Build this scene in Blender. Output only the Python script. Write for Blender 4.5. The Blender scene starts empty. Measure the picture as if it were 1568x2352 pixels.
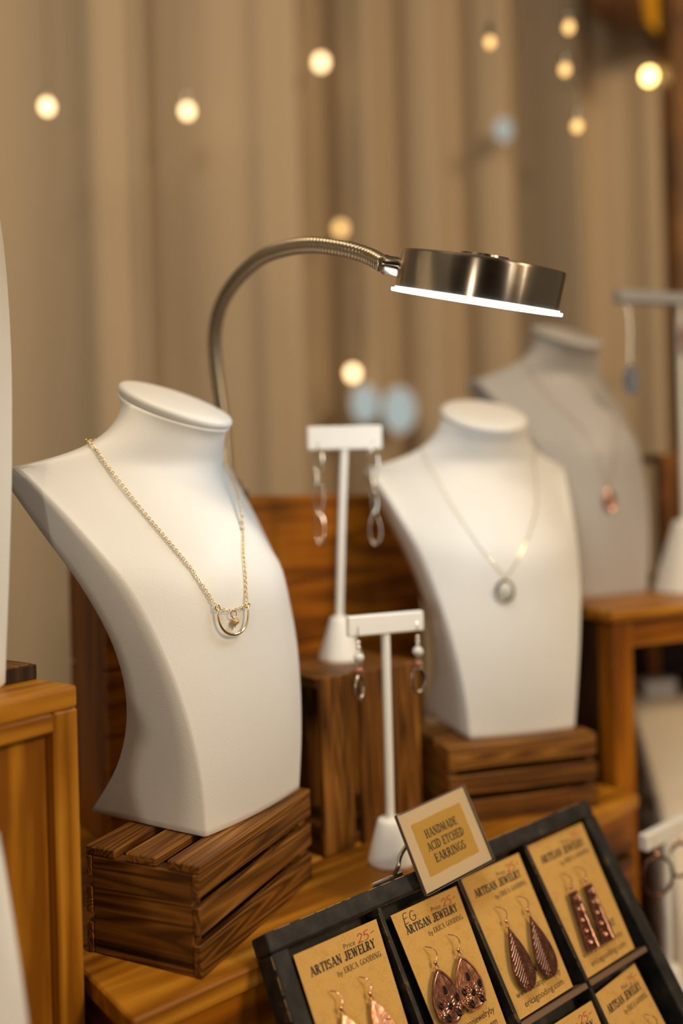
import bpy, bmesh, math, random
from mathutils import Vector, Matrix, noise
random.seed(4)
S = bpy.context.scene
COL = S.collection
R = math.radians
PI = math.pi

# ------------------------------------------------------------------ camera
cam_d = bpy.data.cameras.new('camera')
cam = bpy.data.objects.new('camera', cam_d); COL.objects.link(cam)
cam.matrix_world = Matrix.Translation((0, 0, 1.10)) @ Matrix.Rotation(PI/2, 4, 'X') @ Matrix.Rotation(R(-1.5), 4, 'Z')
cam_d.sensor_fit = 'VERTICAL'; cam_d.sensor_height = 36.0
cam_d.lens = 36.0*1900/2352
cam_d.clip_start = 0.02
cam_d.dof.use_dof = True
cam_d.dof.focus_distance = 0.48
cam_d.dof.aperture_fstop = 1.8
S.camera = cam

# ------------------------------------------------------------------ world, lights, exposure
W = bpy.data.worlds.new('world'); S.world = W; W.use_nodes = True
W.node_tree.nodes['Background'].inputs[0].default_value = (1.0, 0.80, 0.58, 1)
W.node_tree.nodes['Background'].inputs[1].default_value = 0.10

def area(name, loc, target, size, power, color):
    l = bpy.data.lights.new(name, 'AREA'); l.shape = 'DISK'; l.size = size; l.energy = power; l.color = color
    o = bpy.data.objects.new(name, l); COL.objects.link(o); o.location = loc
    o.rotation_euler = (Vector(target)-Vector(loc)).to_track_quat('-Z', 'Y').to_euler()
    return o
area('ceiling_light', (-0.35, 0.15, 2.55), (0.0, 0.6, 0.9), 0.50, 5.5, (1.0, 0.84, 0.62))
area('booth_spotlight', (-0.33, -0.80, 1.10), (0.0, 0.55, 0.95), 0.07, 1.5, (1.0, 0.86, 0.68))
area('hall_light', (1.6, -0.6, 2.3), (0.5, 1.6, 1.4), 0.5, 20.0, (1.0, 0.72, 0.42))
def strip(name, loc, target, sx, sy, power, color):
    o = area(name, loc, target, 0.1, power, color); o.data.shape = 'RECTANGLE'; o.data.size = sx; o.data.size_y = sy; return o
strip('added_streak_light', (0.95, -0.95, 1.75), (0.1, 0.6, 1.0), 0.05, 1.6, 1.8, (1.0, 0.92, 0.80))  # unseen strips added for streaks on the lamp head and front fill
strip('added_streak_light', (1.45, -1.45, 1.75), (0.1, 0.6, 1.0), 0.05, 1.6, 1.3, (1.0, 0.86, 0.66))
strip('added_streak_light', (2.1, -1.2, 1.75), (0.1, 0.6, 1.0), 0.06, 1.8, 2.6, (1.0, 0.90, 0.76))

S.view_settings.view_transform = 'Standard'
S.view_settings.look = 'None'
S.view_settings.exposure = 0.6
S.view_settings.gamma = 1.0
S.view_settings.use_curve_mapping = False
S.cycles.use_denoising = True
S.cycles.use_adaptive_sampling = True; S.cycles.adaptive_threshold = 0.03; S.cycles.adaptive_min_samples = 16
S.cycles.sample_clamp_indirect = 10.0
S.cycles.max_bounces = 6; S.cycles.diffuse_bounces = 3; S.cycles.glossy_bounces = 3

# ------------------------------------------------------------------ materials
def mat(name, color, rough=0.5, metal=0.0, **kw):
    m = bpy.data.materials.new(name); m.use_nodes = True
    b = m.node_tree.nodes['Principled BSDF']
    b.inputs['Base Color'].default_value = (*color, 1)
    b.inputs['Roughness'].default_value = rough
    b.inputs['Metallic'].default_value = metal
    for k, v in kw.items(): b.inputs[k].default_value = v
    return m
def nd(m, t, **kw):
    n = m.node_tree.nodes.new(t)
    for k, v in kw.items():
        if k in n.inputs: n.inputs[k].default_value = v
        else: setattr(n, k, v)
    return n
def ln(m, a, b): m.node_tree.links.new(a, b)
def bsdf(m): return m.node_tree.nodes['Principled BSDF']
def ramp(m, fac, stops):
    r = nd(m, 'ShaderNodeValToRGB')
    e = r.color_ramp.elements
    while len(e) < len(stops): e.new(0.5)
    for x, (p, c) in zip(e, stops): x.position = p; x.color = (*c, 1)
    ln(m, fac, r.inputs[0]); return r
def bump(m, h, strength, dist):
    b = nd(m, 'ShaderNodeBump'); b.inputs['Strength'].default_value = strength; b.inputs['Distance'].default_value = dist
    ln(m, h, b.inputs['Height']); ln(m, b.outputs[0], bsdf(m).inputs['Normal'])

def wood(name, axis, dark, mid, light, scale=1.0, rough=0.5, ring=1.0, stretch=0.09, stops=(0.12, 0.45, 0.85)):
    m = mat(name, mid, rough)
    tc = nd(m, 'ShaderNodeTexCoord'); oi = nd(m, 'ShaderNodeObjectInfo')
    off = nd(m, 'ShaderNodeVectorMath', operation='SCALE'); off.inputs['Scale'].default_value = 3.0
    cb = nd(m, 'ShaderNodeCombineXYZ')
    for i in range(3): ln(m, oi.outputs['Random'], cb.inputs[i])
    ln(m, cb.outputs[0], off.inputs[0])
    add = nd(m, 'ShaderNodeVectorMath', operation='ADD'); ln(m, tc.outputs['Object'], add.inputs[0]); ln(m, off.outputs[0], add.inputs[1])
    mp = nd(m, 'ShaderNodeMapping'); sc = [1.0, 1.0, 1.0]; sc['xyz'.index(axis)] = stretch
    mp.inputs['Scale'].default_value = sc; ln(m, add.outputs[0], mp.inputs[0])
    n1 = nd(m, 'ShaderNodeTexNoise'); n1.inputs['Scale'].default_value = 42*scale; n1.inputs['Detail'].default_value = 2
    ln(m, mp.outputs[0], n1.inputs['Vector'])
    mul = nd(m, 'ShaderNodeMath', operation='MULTIPLY'); mul.inputs[1].default_value = 9.0*ring
    ln(m, n1.outputs[0], mul.inputs[0])
    fr = nd(m, 'ShaderNodeMath', operation='PINGPONG'); fr.inputs[1].default_value = 0.5; ln(m, mul.outputs[0], fr.inputs[0])
    n2 = nd(m, 'ShaderNodeTexNoise'); n2.inputs['Scale'].default_value = 420*scale; n2.inputs['Detail'].default_value = 3
    ln(m, mp.outputs[0], n2.inputs['Vector'])
    n3 = nd(m, 'ShaderNodeTexNoise'); n3.inputs['Scale'].default_value = 9*scale; n3.inputs['Detail'].default_value = 3
    ln(m, add.outputs[0], n3.inputs['Vector'])
    a1 = nd(m, 'ShaderNodeMath', operation='MULTIPLY_ADD'); a1.inputs[1].default_value = 0.9; ln(m, fr.outputs[0], a1.inputs[0])
    a2 = nd(m, 'ShaderNodeMath', operation='MULTIPLY_ADD'); a2.inputs[1].default_value = 0.35; a2.inputs[2].default_value = -0.12; ln(m, n2.outputs[0], a2.inputs[0])
    ln(m, a2.outputs[0], a1.inputs[2])
    a3 = nd(m, 'ShaderNodeMath', operation='MULTIPLY_ADD'); a3.inputs[1].default_value = 0.9; ln(m, n3.outputs[0], a3.inputs[0])
    s4 = nd(m, 'ShaderNodeMath', operation='SUBTRACT'); s4.inputs[1].default_value = 0.42; ln(m, a1.outputs[0], s4.inputs[0]); ln(m, s4.outputs[0], a3.inputs[2])
    r = ramp(m, a3.outputs[0], [(stops[0], dark), (stops[1], mid), (stops[2], light)])
    ln(m, r.outputs[0], bsdf(m).inputs['Base Color'])
    bump(m, a1.outputs[0], 0.25, 0.0006)
    bsdf(m).inputs['Specular IOR Level'].default_value = 0.3
    return m
def woods(name, *a, **k): return {ax: wood(name+'_'+ax, ax, *a, **k) for ax in 'xyz'}
CRATE = woods('walnut_stain', (0.062, 0.021, 0.003), (0.20, 0.076, 0.011), (0.48, 0.22, 0.042), scale=1.0, rough=0.5, ring=2.1, stretch=0.045, stops=(0.05, 0.42, 0.88))
HONEY = woods('honey_wood', (0.24, 0.080, 0.004), (0.47, 0.190, 0.012), (0.66, 0.33, 0.042), scale=0.6, rough=0.42, ring=0.6)
AMBER = woods('amber_wood', (0.16, 0.044, 0.001), (0.35, 0.110, 0.002), (0.48, 0.180, 0.008), scale=0.6, rough=0.45, ring=0.6)
DARKW = woods('dark_wood', (0.016, 0.007, 0.003), (0.04, 0.017, 0.006), (0.09, 0.04, 0.013), scale=0.8, rough=0.6)

def leatherette(name, color):
    m = mat(name, color, 0.42)
    tc = nd(m, 'ShaderNodeTexCoord')
    v = nd(m, 'ShaderNodeTexVoronoi'); v.inputs['Scale'].default_value = 1300; ln(m, tc.outputs['Object'], v.inputs['Vector'])
    n = nd(m, 'ShaderNodeTexNoise'); n.inputs['Scale'].default_value = 14; n.inputs['Detail'].default_value = 3; ln(m, tc.outputs['Object'], n.inputs['Vector'])
    r = ramp(m, n.outputs[0], [(0.3, tuple(c*0.96 for c in color)), (0.7, color)])
    ln(m, r.outputs[0], bsdf(m).inputs['Base Color'])
    bump(m, v.outputs['Distance'], 0.18, 0.0003)
    bsdf(m).inputs['Specular IOR Level'].default_value = 0.25
    return m
WHITE = leatherette('white_leatherette', (0.80, 0.785, 0.745))
SHADEW = leatherette('shaded_white_leatherette', (0.46, 0.445, 0.435))  # darker copy of the white, shade put into the base colour
SHADEBAR = leatherette('shaded_white_bar', (0.30, 0.31, 0.33))  # white crossbars coloured grey to stand for the shade on them
STANDW = leatherette('white_stand', (0.86, 0.84, 0.78))

def brushed(name, color, rough, sc=(1, 1, 60)):
    m = mat(name, color, rough, 1.0)
    tc = nd(m, 'ShaderNodeTexCoord'); mp = nd(m, 'ShaderNodeMapping'); mp.inputs['Scale'].default_value = sc
    ln(m, tc.outputs['Object'], mp.inputs[0])
    n = nd(m, 'ShaderNodeTexNoise'); n.inputs['Scale'].default_value = 60; n.inputs['Detail'].default_value = 4; ln(m, mp.outputs[0], n.inputs['Vector'])
    mr = nd(m, 'ShaderNodeMapRange'); mr.inputs[3].default_value = rough*0.75; mr.inputs[4].default_value = rough*1.35
    ln(m, n.outputs[0], mr.inputs[0]); ln(m, mr.outputs[0], bsdf(m).inputs['Roughness'])
    bump(m, n.outputs[0], 0.05, 0.0002)
    return m
NICKEL = brushed('brushed_nickel', (0.40, 0.335, 0.26), 0.22)
tn = nd(NICKEL, 'ShaderNodeTangent', direction_type='RADIAL', axis='Z'); ln(NICKEL, tn.outputs[0], bsdf(NICKEL).inputs['Tangent'])
bsdf(NICKEL).inputs['Anisotropic'].default_value = 0.85; bsdf(NICKEL).inputs['Anisotropic Rotation'].default_value = 0.25
NECKM = brushed('gooseneck_metal', (0.42, 0.34, 0.24), 0.3)
GOLD = mat('polished_gold', (0.92, 0.72, 0.38), 0.12, 1.0)
SILVER = mat('silver', (0.80, 0.74, 0.64), 0.12, 1.0)
PEWTER = mat('dark_pewter', (0.42, 0.36, 0.28), 0.22, 1.0)
ROSE = mat('rose_copper', (0.75, 0.42, 0.30), 0.3, 1.0)
BEADC = mat('copper_bead', (0.85, 0.46, 0.25), 0.16, 1.0)
STONE = mat('raw_citrine', (0.48, 0.31, 0.11), 0.3, 0.0)
OPAL = mat('grey_stone', (0.55, 0.55, 0.48), 0.2)
PEARL = mat('pearl_bead', (0.65, 0.62, 0.58), 0.15)
BROWNB = mat('brown_bead', (0.30, 0.11, 0.06), 0.15)
BLACKM = mat('black_bead', (0.02, 0.018, 0.015), 0.12)
WIREM = mat('dull_wire', (0.22, 0.18, 0.13), 0.35, 1.0)

def copper(name, a, b, rough):
    m = mat(name, a, rough, 1.0)
    tc = nd(m, 'ShaderNodeTexCoord'); n = nd(m, 'ShaderNodeTexNoise'); n.inputs['Scale'].default_value = 260; n.inputs['Detail'].default_value = 4
    ln(m, tc.outputs['Object'], n.inputs['Vector'])
    r = ramp(m, n.outputs[0], [(0.3, a), (0.7, b)]); ln(m, r.outputs[0], bsdf(m).inputs['Base Color'])
    bump(m, n.outputs[0], 0.4, 0.0006)
    return m
COPPER = copper('etched_copper', (0.22, 0.085, 0.05), (0.62, 0.30, 0.19), 0.28)
COPPERD = copper('darkened_copper', (0.08, 0.035, 0.03), (0.22, 0.10, 0.07), 0.32)
COPPERB = copper('bright_hammered_copper', (0.60, 0.26, 0.15), (0.92, 0.58, 0.42), 0.25)
RIDGE = mat('worn_copper_ridge', (0.55, 0.27, 0.16), 0.25, 1.0)
RIDGED = mat('dark_etched_line', (0.035, 0.015, 0.012), 0.45, 0.7)

def kraft():
    m = mat('kraft_card', (0.50, 0.30, 0.095), 0.85)
    tc = nd(m, 'ShaderNodeTexCoord'); n = nd(m, 'ShaderNodeTexNoise'); n.inputs['Scale'].default_value = 700; n.inputs['Detail'].default_value = 4
    ln(m, tc.outputs['Object'], n.inputs['Vector'])
    n2 = nd(m, 'ShaderNodeTexNoise'); n2.inputs['Scale'].default_value = 130; ln(m, tc.outputs['Object'], n2.inputs['Vector'])
    ad = nd(m, 'ShaderNodeMath', operation='ADD'); ln(m, n.outputs[0], ad.inputs[0]); ln(m, n2.outputs[0], ad.inputs[1])
    r = ramp(m, ad.outputs[0], [(0.36, (0.50, 0.275, 0.062)), (0.64, (0.57, 0.325, 0.082))])
    r.color_ramp.elements[0].position = 0.75; r.color_ramp.elements[1].position = 1.0
    r.color_ramp.elements[0].position, r.color_ramp.elements[1].position = 0.7, 1.0
    ln(m, r.outputs[0], bsdf(m).inputs['Base Color']); bump(m, n.outputs[0], 0.3, 0.0003)
    return m
KRAFT = kraft()
INK = mat('black_ink', (0.018, 0.013, 0.010), 0.7)
REDINK = mat('red_ink', (0.36, 0.03, 0.02), 0.6)
CREAMP = mat('cream_paper', (0.80, 0.64, 0.43), 0.8)
GOLDP = mat('gold_paper', (0.66, 0.40, 0.075), 0.8)
def glass(name):
    m = bpy.data.materials.new(name); m.use_nodes = True
    nt = m.node_tree; nt.nodes.clear()
    out = nt.nodes.new('ShaderNodeOutputMaterial'); t = nt.nodes.new('ShaderNodeBsdfTransparent'); g = nt.nodes.new('ShaderNodeBsdfGlossy')
    g.inputs['Roughness'].default_value = 0.05; mx = nt.nodes.new('ShaderNodeMixShader'); fr = nt.nodes.new('ShaderNodeFresnel'); fr.inputs[0].default_value = 1.45
    nt.links.new(fr.outputs[0], mx.inputs[0]); nt.links.new(t.outputs[0], mx.inputs[1]); nt.links.new(g.outputs[0], mx.inputs[2]); nt.links.new(mx.outputs[0], out.inputs[0])
    return m
ACRYL = glass('clear_acrylic')
EDGE = mat('acrylic_edge', (0.16, 0.12, 0.10), 0.2)

def tray_paint():
    m = mat('worn_black_paint', (0.02, 0.018, 0.016), 0.62, **{'Specular IOR Level': 0.25})
    tc = nd(m, 'ShaderNodeTexCoord'); n = nd(m, 'ShaderNodeTexNoise'); n.inputs['Scale'].default_value = 90; n.inputs['Detail'].default_value = 6
    ln(m, tc.outputs['Object'], n.inputs['Vector'])
    r2 = ramp(m, n.outputs[0], [(0.35, (0.010, 0.009, 0.008)), (0.62, (0.028, 0.024, 0.021)), (0.80, (0.12, 0.075, 0.035))])
    ln(m, r2.outputs[0], bsdf(m).inputs['Base Color'])
    bump(m, n.outputs[0], 0.3, 0.0005)
    return m
TRAYB = tray_paint()
BAREW = mat('bare_wood_wear', (0.36, 0.21, 0.09), 0.6)

def fabric(name, color, sc=900, trans=0.0):
    m = mat(name, color, 0.9)
    tc = nd(m, 'ShaderNodeTexCoord'); w = nd(m, 'ShaderNodeTexNoise'); w.inputs['Scale'].default_value = sc; w.inputs['Detail'].default_value = 2
    mp = nd(m, 'ShaderNodeMapping'); mp.inputs['Scale'].default_value = (1, 1, 0.15); ln(m, tc.outputs['Object'], mp.inputs[0]); ln(m, mp.outputs[0], w.inputs['Vector'])
    r = ramp(m, w.outputs[0], [(0.3, tuple(c*0.88 for c in color)), (0.7, color)])
    ln(m, r.outputs[0], bsdf(m).inputs['Base Color'])
    bump(m, w.outputs[0], 0.15, 0.001)
    bsdf(m).inputs['Specular IOR Level'].default_value = 0.1
    return m
CURT = fabric('beige_curtain', (0.58, 0.46, 0.325))
CLOTH = fabric('cream_cloth', (0.78, 0.69, 0.55), 600)
VALANCE = fabric('brown_valance', (0.26, 0.14, 0.07), 500)

def emit(name, color, s):
    m = bpy.data.materials.new(name); m.use_nodes = True; nt = m.node_tree; nt.nodes.clear()
    e = nt.nodes.new('ShaderNodeEmission'); e.inputs[0].default_value = (*color, 1); e.inputs[1].default_value = s
    o = nt.nodes.new('ShaderNodeOutputMaterial'); nt.links.new(e.outputs[0], o.inputs[0]); return m
LED = emit('led_diffuser', (0.80, 0.91, 1.0), 8.5)
BULB = emit('warm_bulb', (1.0, 0.66, 0.32), 3.4)
BULBD = emit('dim_warm_bulb', (1.0, 0.58, 0.20), 1.5)
BULBX = emit('bright_bulb', (1.0, 0.62, 0.18), 8.0)
AMBERL = emit('amber_lamp', (1.0, 0.36, 0.01), 0.36)
PALEBLUE = emit('pale_blue_light', (0.62, 0.70, 0.67), 0.42)

# ------------------------------------------------------------------ mesh helpers
class MB:
    def __init__(s): s.bm = bmesh.new()
    def box(s, lo, hi, bev=0.0, M=None, seg=1):
        vs = [s.bm.verts.new((x, y, z)) for x in (lo[0], hi[0]) for y in (lo[1], hi[1]) for z in (lo[2], hi[2])]
        fs = [(0, 1, 3, 2), (4, 6, 7, 5), (0, 4, 5, 1), (2, 3, 7, 6), (0, 2, 6, 4), (1, 5, 7, 3)]
        F = [s.bm.faces.new([vs[i] for i in f]) for f in fs]
        geo = vs
        if bev:
            es = list({e for f in F for e in f.edges})
            r = bmesh.ops.bevel(s.bm, geom=es, offset=bev, segments=seg, affect='EDGES', profile=0.5)
            geo = list({v for f in r['faces'] for v in f.verts})
        if M is not None: bmesh.ops.transform(s.bm, matrix=M, verts=geo)
        return s
    def lathe(s, prof, n=32, M=None, cap0=True, cap1=True):
        rings = []
        for r, z in prof:
            ring = []
            for i in range(n):
                v = Vector((r*math.cos(2*PI*i/n), r*math.sin(2*PI*i/n), z))
                if M is not None: v = M @ v
                ring.append(s.bm.verts.new(v))
            rings.append(ring)
        for a, b in zip(rings, rings[1:]):
            for i in range(n): s.bm.faces.new((a[i], a[(i+1) % n], b[(i+1) % n], b[i]))
        if cap0: s.bm.faces.new(rings[0][::-1])
        if cap1: s.bm.faces.new(rings[-1])
        return s
    def tube(s, pts, r, n=10, closed=False, cap=True):
        pts = [Vector(p) for p in pts]; m = len(pts)
        rr = r if hasattr(r, '__len__') else [r]*m
        T = []
        for i in range(m):
            if closed: t = pts[(i+1) % m]-pts[i-1]
            else: t = pts[min(i+1, m-1)]-pts[max(i-1, 0)]
            T.append(t.normalized())
        up = Vector((0, 0, 1)) if abs(T[0].z) < 0.9 else Vector((1, 0, 0))
        nrm = (up - T[0]*up.dot(T[0])).normalized(); rings = []
        for i in range(m):
            nrm = (nrm - T[i]*nrm.dot(T[i])).normalized(); b = T[i].cross(nrm)
            rings.append([s.bm.verts.new(pts[i]+(nrm*math.cos(2*PI*k/n)+b*math.sin(2*PI*k/n))*rr[i]) for k in range(n)])
        for i in range(m if closed else m-1):
            a, b = rings[i], rings[(i+1) % m]
            for k in range(n): s.bm.faces.new((a[k], a[(k+1) % n], b[(k+1) % n], b[k]))
        if not closed and cap: s.bm.faces.new(rings[0][::-1]); s.bm.faces.new(rings[-1])
        return s
    def ball(s, c, r, seg=16, sc=(1, 1, 1)):
        M = Matrix.Translation(c) @ Matrix.Diagonal((*[r*k for k in sc], 1))
        bmesh.ops.create_uvsphere(s.bm, u_segments=seg, v_segments=max(6, seg//2), radius=1, matrix=M); return s
    def prism(s, poly, z0, z1, bev=0.0):
        a = [s.bm.verts.new((x, y, z0)) for x, y in poly]; b = [s.bm.verts.new((x, y, z1)) for x, y in poly]
        n = len(poly)
        s.bm.faces.new(a[::-1]); top = s.bm.faces.new(b)
        for i in range(n): s.bm.faces.new((a[i], a[(i+1) % n], b[(i+1) % n], b[i]))
        if bev: bmesh.ops.bevel(s.bm, geom=list(top.edges), offset=bev, segments=2, affect='EDGES')
        return s
    def build(s, name, m, parent=None, smooth=False, M=None, sharp=35):
        bmesh.ops.recalc_face_normals(s.bm, faces=s.bm.faces)
        me = bpy.data.meshes.new(name); s.bm.to_mesh(me); s.bm.free(); me.materials.append(m)
        if smooth:
            for p in me.polygons: p.use_smooth = True
            if sharp: me.set_sharp_from_angle(angle=R(sharp))
        o = bpy.data.objects.new(name, me); COL.objects.link(o)
        if parent is not None: o.parent = parent
        if M is not None: o.matrix_local = M
        return o
def inst(name, me, parent, M):
    o = bpy.data.objects.new(name, me); COL.objects.link(o); o.parent = parent; o.matrix_local = M; return o
def tag(o, label=None, cat=None, group=None, kind=None):
    for k, v in (('label', label), ('category', cat), ('group', group), ('kind', kind)):
        if v: o[k] = v
    return o
def thing(name, label, cat, M, group=None):
    o = bpy.data.objects.new(name, None); COL.objects.link(o); o.empty_display_size = 0.03
    o.matrix_world = M
    return tag(o, label, cat, group)
def copy_tree(o, parent=None):
    c = o.copy(); COL.objects.link(c)
    if parent is not None: c.parent = parent; c.matrix_parent_inverse = o.matrix_parent_inverse.copy()
    for ch in list(o.children): copy_tree(ch, c)
    return c
def pose(x, y, z, yaw, sc=(1, 1, 1)):
    return Matrix.Translation((x, y, z)) @ Matrix.Rotation(yaw, 4, 'Z') @ Matrix.Diagonal((*sc, 1))
def basis(o, u, v, w):
    return Matrix(((u[0], v[0], w[0], o[0]), (u[1], v[1], w[1], o[1]), (u[2], v[2], w[2], o[2]), (0, 0, 0, 1)))
def lerp_tab(xs, ys, x):
    if x <= xs[0]: return ys[0]
    for i in range(len(xs)-1):
        if x <= xs[i+1]:
            t = (x-xs[i])/(xs[i+1]-xs[i]); return ys[i]*(1-t)+ys[i+1]*t
    return ys[-1]
def smooth_tab(xs, ys, x):
    n = len(xs); x = min(max(x, xs[0]), xs[-1])
    d = [0]*n
    for i in range(n):
        a, b = max(i-1, 0), min(i+1, n-1); d[i] = (ys[b]-ys[a])/(xs[b]-xs[a])
    for i in range(n-1):
        if x <= xs[i+1]:
            h = xs[i+1]-xs[i]; s = (x-xs[i])/h
            return (2*s**3-3*s**2+1)*ys[i]+(s**3-2*s**2+s)*h*d[i]+(-2*s**3+3*s**2)*ys[i+1]+(s**3-s**2)*h*d[i+1]
    return ys[-1]
def catmull(pts, n=8):
    pts = [Vector(p) for p in pts]; out = []
    for i in range(len(pts)-1):
        p0, p1, p2, p3 = pts[max(i-1, 0)], pts[i], pts[i+1], pts[min(i+2, len(pts)-1)]
        for k in range(n):
            t = k/n
            out.append(0.5*((2*p1)+(p2-p0)*t+(2*p0-5*p1+4*p2-p3)*t*t+(3*p1-p0-3*p2+p3)*t**3))
    out.append(pts[-1]); return out

# ------------------------------------------------------------------ levels and layout
TABLE = 0.6985           # table top
RISER = 0.8545           # top of the low wooden platform
CT = 0.9147              # top of the small slatted crates
BOXT = 1.010             # top of the tall display boxes
E40 = (0.766, 0.643)     # long direction of the platform

# ------------------------------------------------------------------ the setting
f = MB().box((-3, -2.5, -0.05), (4, 3.2, 0.0)).build('floor', mat('floor_boards', (0.12, 0.075, 0.045), 0.6)); tag(f, kind='structure')
wf = MB().box((-3, -2.6, 0.0), (4, -2.5, 3.0)).build('wall_front', mat('dark_wall_paint', (0.10, 0.065, 0.040), 0.8)); tag(wf, kind='structure')
wl = MB().box((-3, 3.2, 0.0), (4, 3.3, 3.0)).build('wall_back', mat('wall_paint', (0.40, 0.31, 0.22), 0.8)); tag(wl, kind='structure')

def curtain(name, x0, x1, y, folds, label, nx=160, z0=0.02, z1=2.75, skew=0.0):
    """a hanging cloth: folds(x) gives how far it comes forward"""
    bm = bmesh.new(); nz = 24; th = 0.004; front = []; back = []
    for j in range(nz+1):
        z = z0+(z1-z0)*j/nz; rf = []; rb = []
        for i in range(nx+1):
            x = x0+(x1-x0)*i/nx
            k = x+skew*(z-1.1)
            yy = y-folds(k)*(0.85+0.15*math.sin(z*1.3+k*2))
            rf.append(bm.verts.new((x, yy, z))); rb.append(bm.verts.new((x, yy+th, z)))
        front.append(rf); back.append(rb)
    for j in range(nz):
        for i in range(nx):
            bm.faces.new((front[j][i], front[j][i+1], front[j+1][i+1], front[j+1][i]))
            bm.faces.new((back[j][i+1], back[j][i], back[j+1][i], back[j+1][i+1]))
    for j in range(nz):
        bm.faces.new((front[j][0], front[j+1][0], back[j+1][0], back[j][0])); bm.faces.new((front[j][nx], back[j][nx], back[j+1][nx], front[j+1][nx]))
    me = bpy.data.meshes.new(name); bm.to_mesh(me); bm.free(); me.materials.append(CURT)
    for p in me.polygons: p.use_smooth = True
    o = bpy.data.objects.new(name, me); COL.objects.link(o)
    return tag(o, label, 'curtain')
def gau(x, c, s): return math.exp(-((x-c)/s)**2)
curtain('curtain', -1.25, -0.325, 1.455, lambda x: 0.025*gau(x, -0.40, 0.035)+0.012*math.sin(x*26)+0.03*gau(x, -0.33, 0.02),
        'flat beige curtain panel at the left, behind the nearest white bust', 140)
curtain('curtain', -0.40, -0.062, 1.52, lambda x: 0.016*math.sin(x*24+0.5)+0.03*gau(x, -0.12, 0.03), 'narrow beige curtain panel between the flat panel and the pleats', 90)
curtain('curtain', -0.16, 1.25, 1.80, lambda x: 0.040*math.sin((x-0.02)*2*PI/0.155+0.6*math.sin(x*5))+0.010*math.sin(x*83+1)+0.03*gau(x, 0.10, 0.03),
        'beige curtain hanging in deep regular pleats behind the lamp', 320)
# brown valance swagged over the upper right corner
b = MB(); rows = []
for j in range(9):
    row = []
    for i in range(41):
        x = 0.52+0.9*i/40
        z = 2.055+0.10*j+0.05*(1-j/8)*math.cos((x-0.52)*9)
        row.append(b.bm.verts.new((x, 1.70-0.03*math.sin(x*40)-0.05*j/8, z)))
    rows.append(row)
for j in range(8):
    for i in range(40): b.bm.faces.new((rows[j][i], rows[j][i+1], rows[j+1][i+1], rows[j+1][i]))
v = b.build('valance', VALANCE, smooth=True, sharp=0); v.modifiers.new('s', 'SOLIDIFY').thickness = 0.006
tag(v, 'dark brown swagged cloth valance at the upper right corner', 'valance')
p = thing('wooden_post', 'dark brown wooden post at the right edge beyond the pleated curtain', 'post', pose(0.621, 1.46, 0, 0))
MB().box((-0.03, -0.03, 0.0), (0.03, 0.03, 2.9), 0.004).build('shaft', CRATE['z'], p)
MB().box((-0.05, -0.05, 0.0), (0.05, 0.05, 0.06), 0.004).build('foot', DARKW['x'], p)
al = thing('hanging_lamp', 'small amber glass lamp glowing under the valance', 'lamp', pose(*(0.6471, 1.58, 2.0513), 0))
MB().lathe([(0.012, 0.09), (0.03, 0.08), (0.042, 0.03), (0.038, -0.02), (0.02, -0.045)], 20).build('globe', AMBERL, al, True)
MB().lathe([(0.016, 0.085), (0.016, 0.115), (0.006, 0.125)], 16).build('cap', PEWTER, al, True)
MB().tube([(0, 0, 0.12), (0, 0, 0.75)], 0.002, 6).build('cord', WIREM, al)

# string lights hung in front of the curtains
def string_light(pts, mats, label, rad=0.0095):
    # each strand hangs from the curtain top and carries its bulbs
    t = thing('string_light', label, 'string light', pose(pts[0][0], pts[0][1], 2.74, 0), 'warm string lights on the curtains')
    o = Vector((pts[0][0], pts[0][1], 2.74))
    path = [Vector((0, 0, 0))]+[Vector(q)-o+Vector((0.003, 0.003, rad+0.012)) for q in pts]
    MB().tube(catmull(path, 8), 0.0009, 6).build('wire', WIREM, t, True)
    for q, mm in zip(pts, mats):
        c = Vector(q)-o
        MB().ball(c, rad, 14, (1, 1, 1.15)).build('bulb', mm, t, True)
        MB().lathe([(0.004, rad), (0.0045, rad+0.006), (0.0045, rad+0.014), (0.002, rad+0.017)], 10, Matrix.Translation(c)).build('socket', PEWTER, t, True)
string_light([(-0.4388, 1.28, 1.7389)], [BULB], 'strand ending in a single warm bulb, leftmost, on the flat curtain panel', 0.009)
string_light([(-0.2465, 1.42, 1.795)], [BULB], 'strand ending in a single warm bulb, over the narrow curtain panel')
string_light([(-0.0178, 1.7, 2.025), (0.0135, 1.7, 1.6823), (0.0307, 1.7, 1.3847)], [BULB, BULBD, BULB], 'strand of three warm bulbs left of the lamp head', 0.012)
string_light([(0.1943, 1.0, 1.663)], [BULBD], 'strand ending in a small dim bulb above the lamp head', 0.0055)
string_light([(0.29, 1.0, 1.6784), (0.2839, 1.0, 1.6275), (0.2968, 1.0, 1.5587)], [BULBD, BULBD, BULBD], 'strand of three small dim bulbs at the upper right', 0.0058)
string_light([(0.5779, 1.5, 1.8754)], [BULBX], 'strand ending in one very bright bulb, near the right edge', 0.0105)
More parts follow.
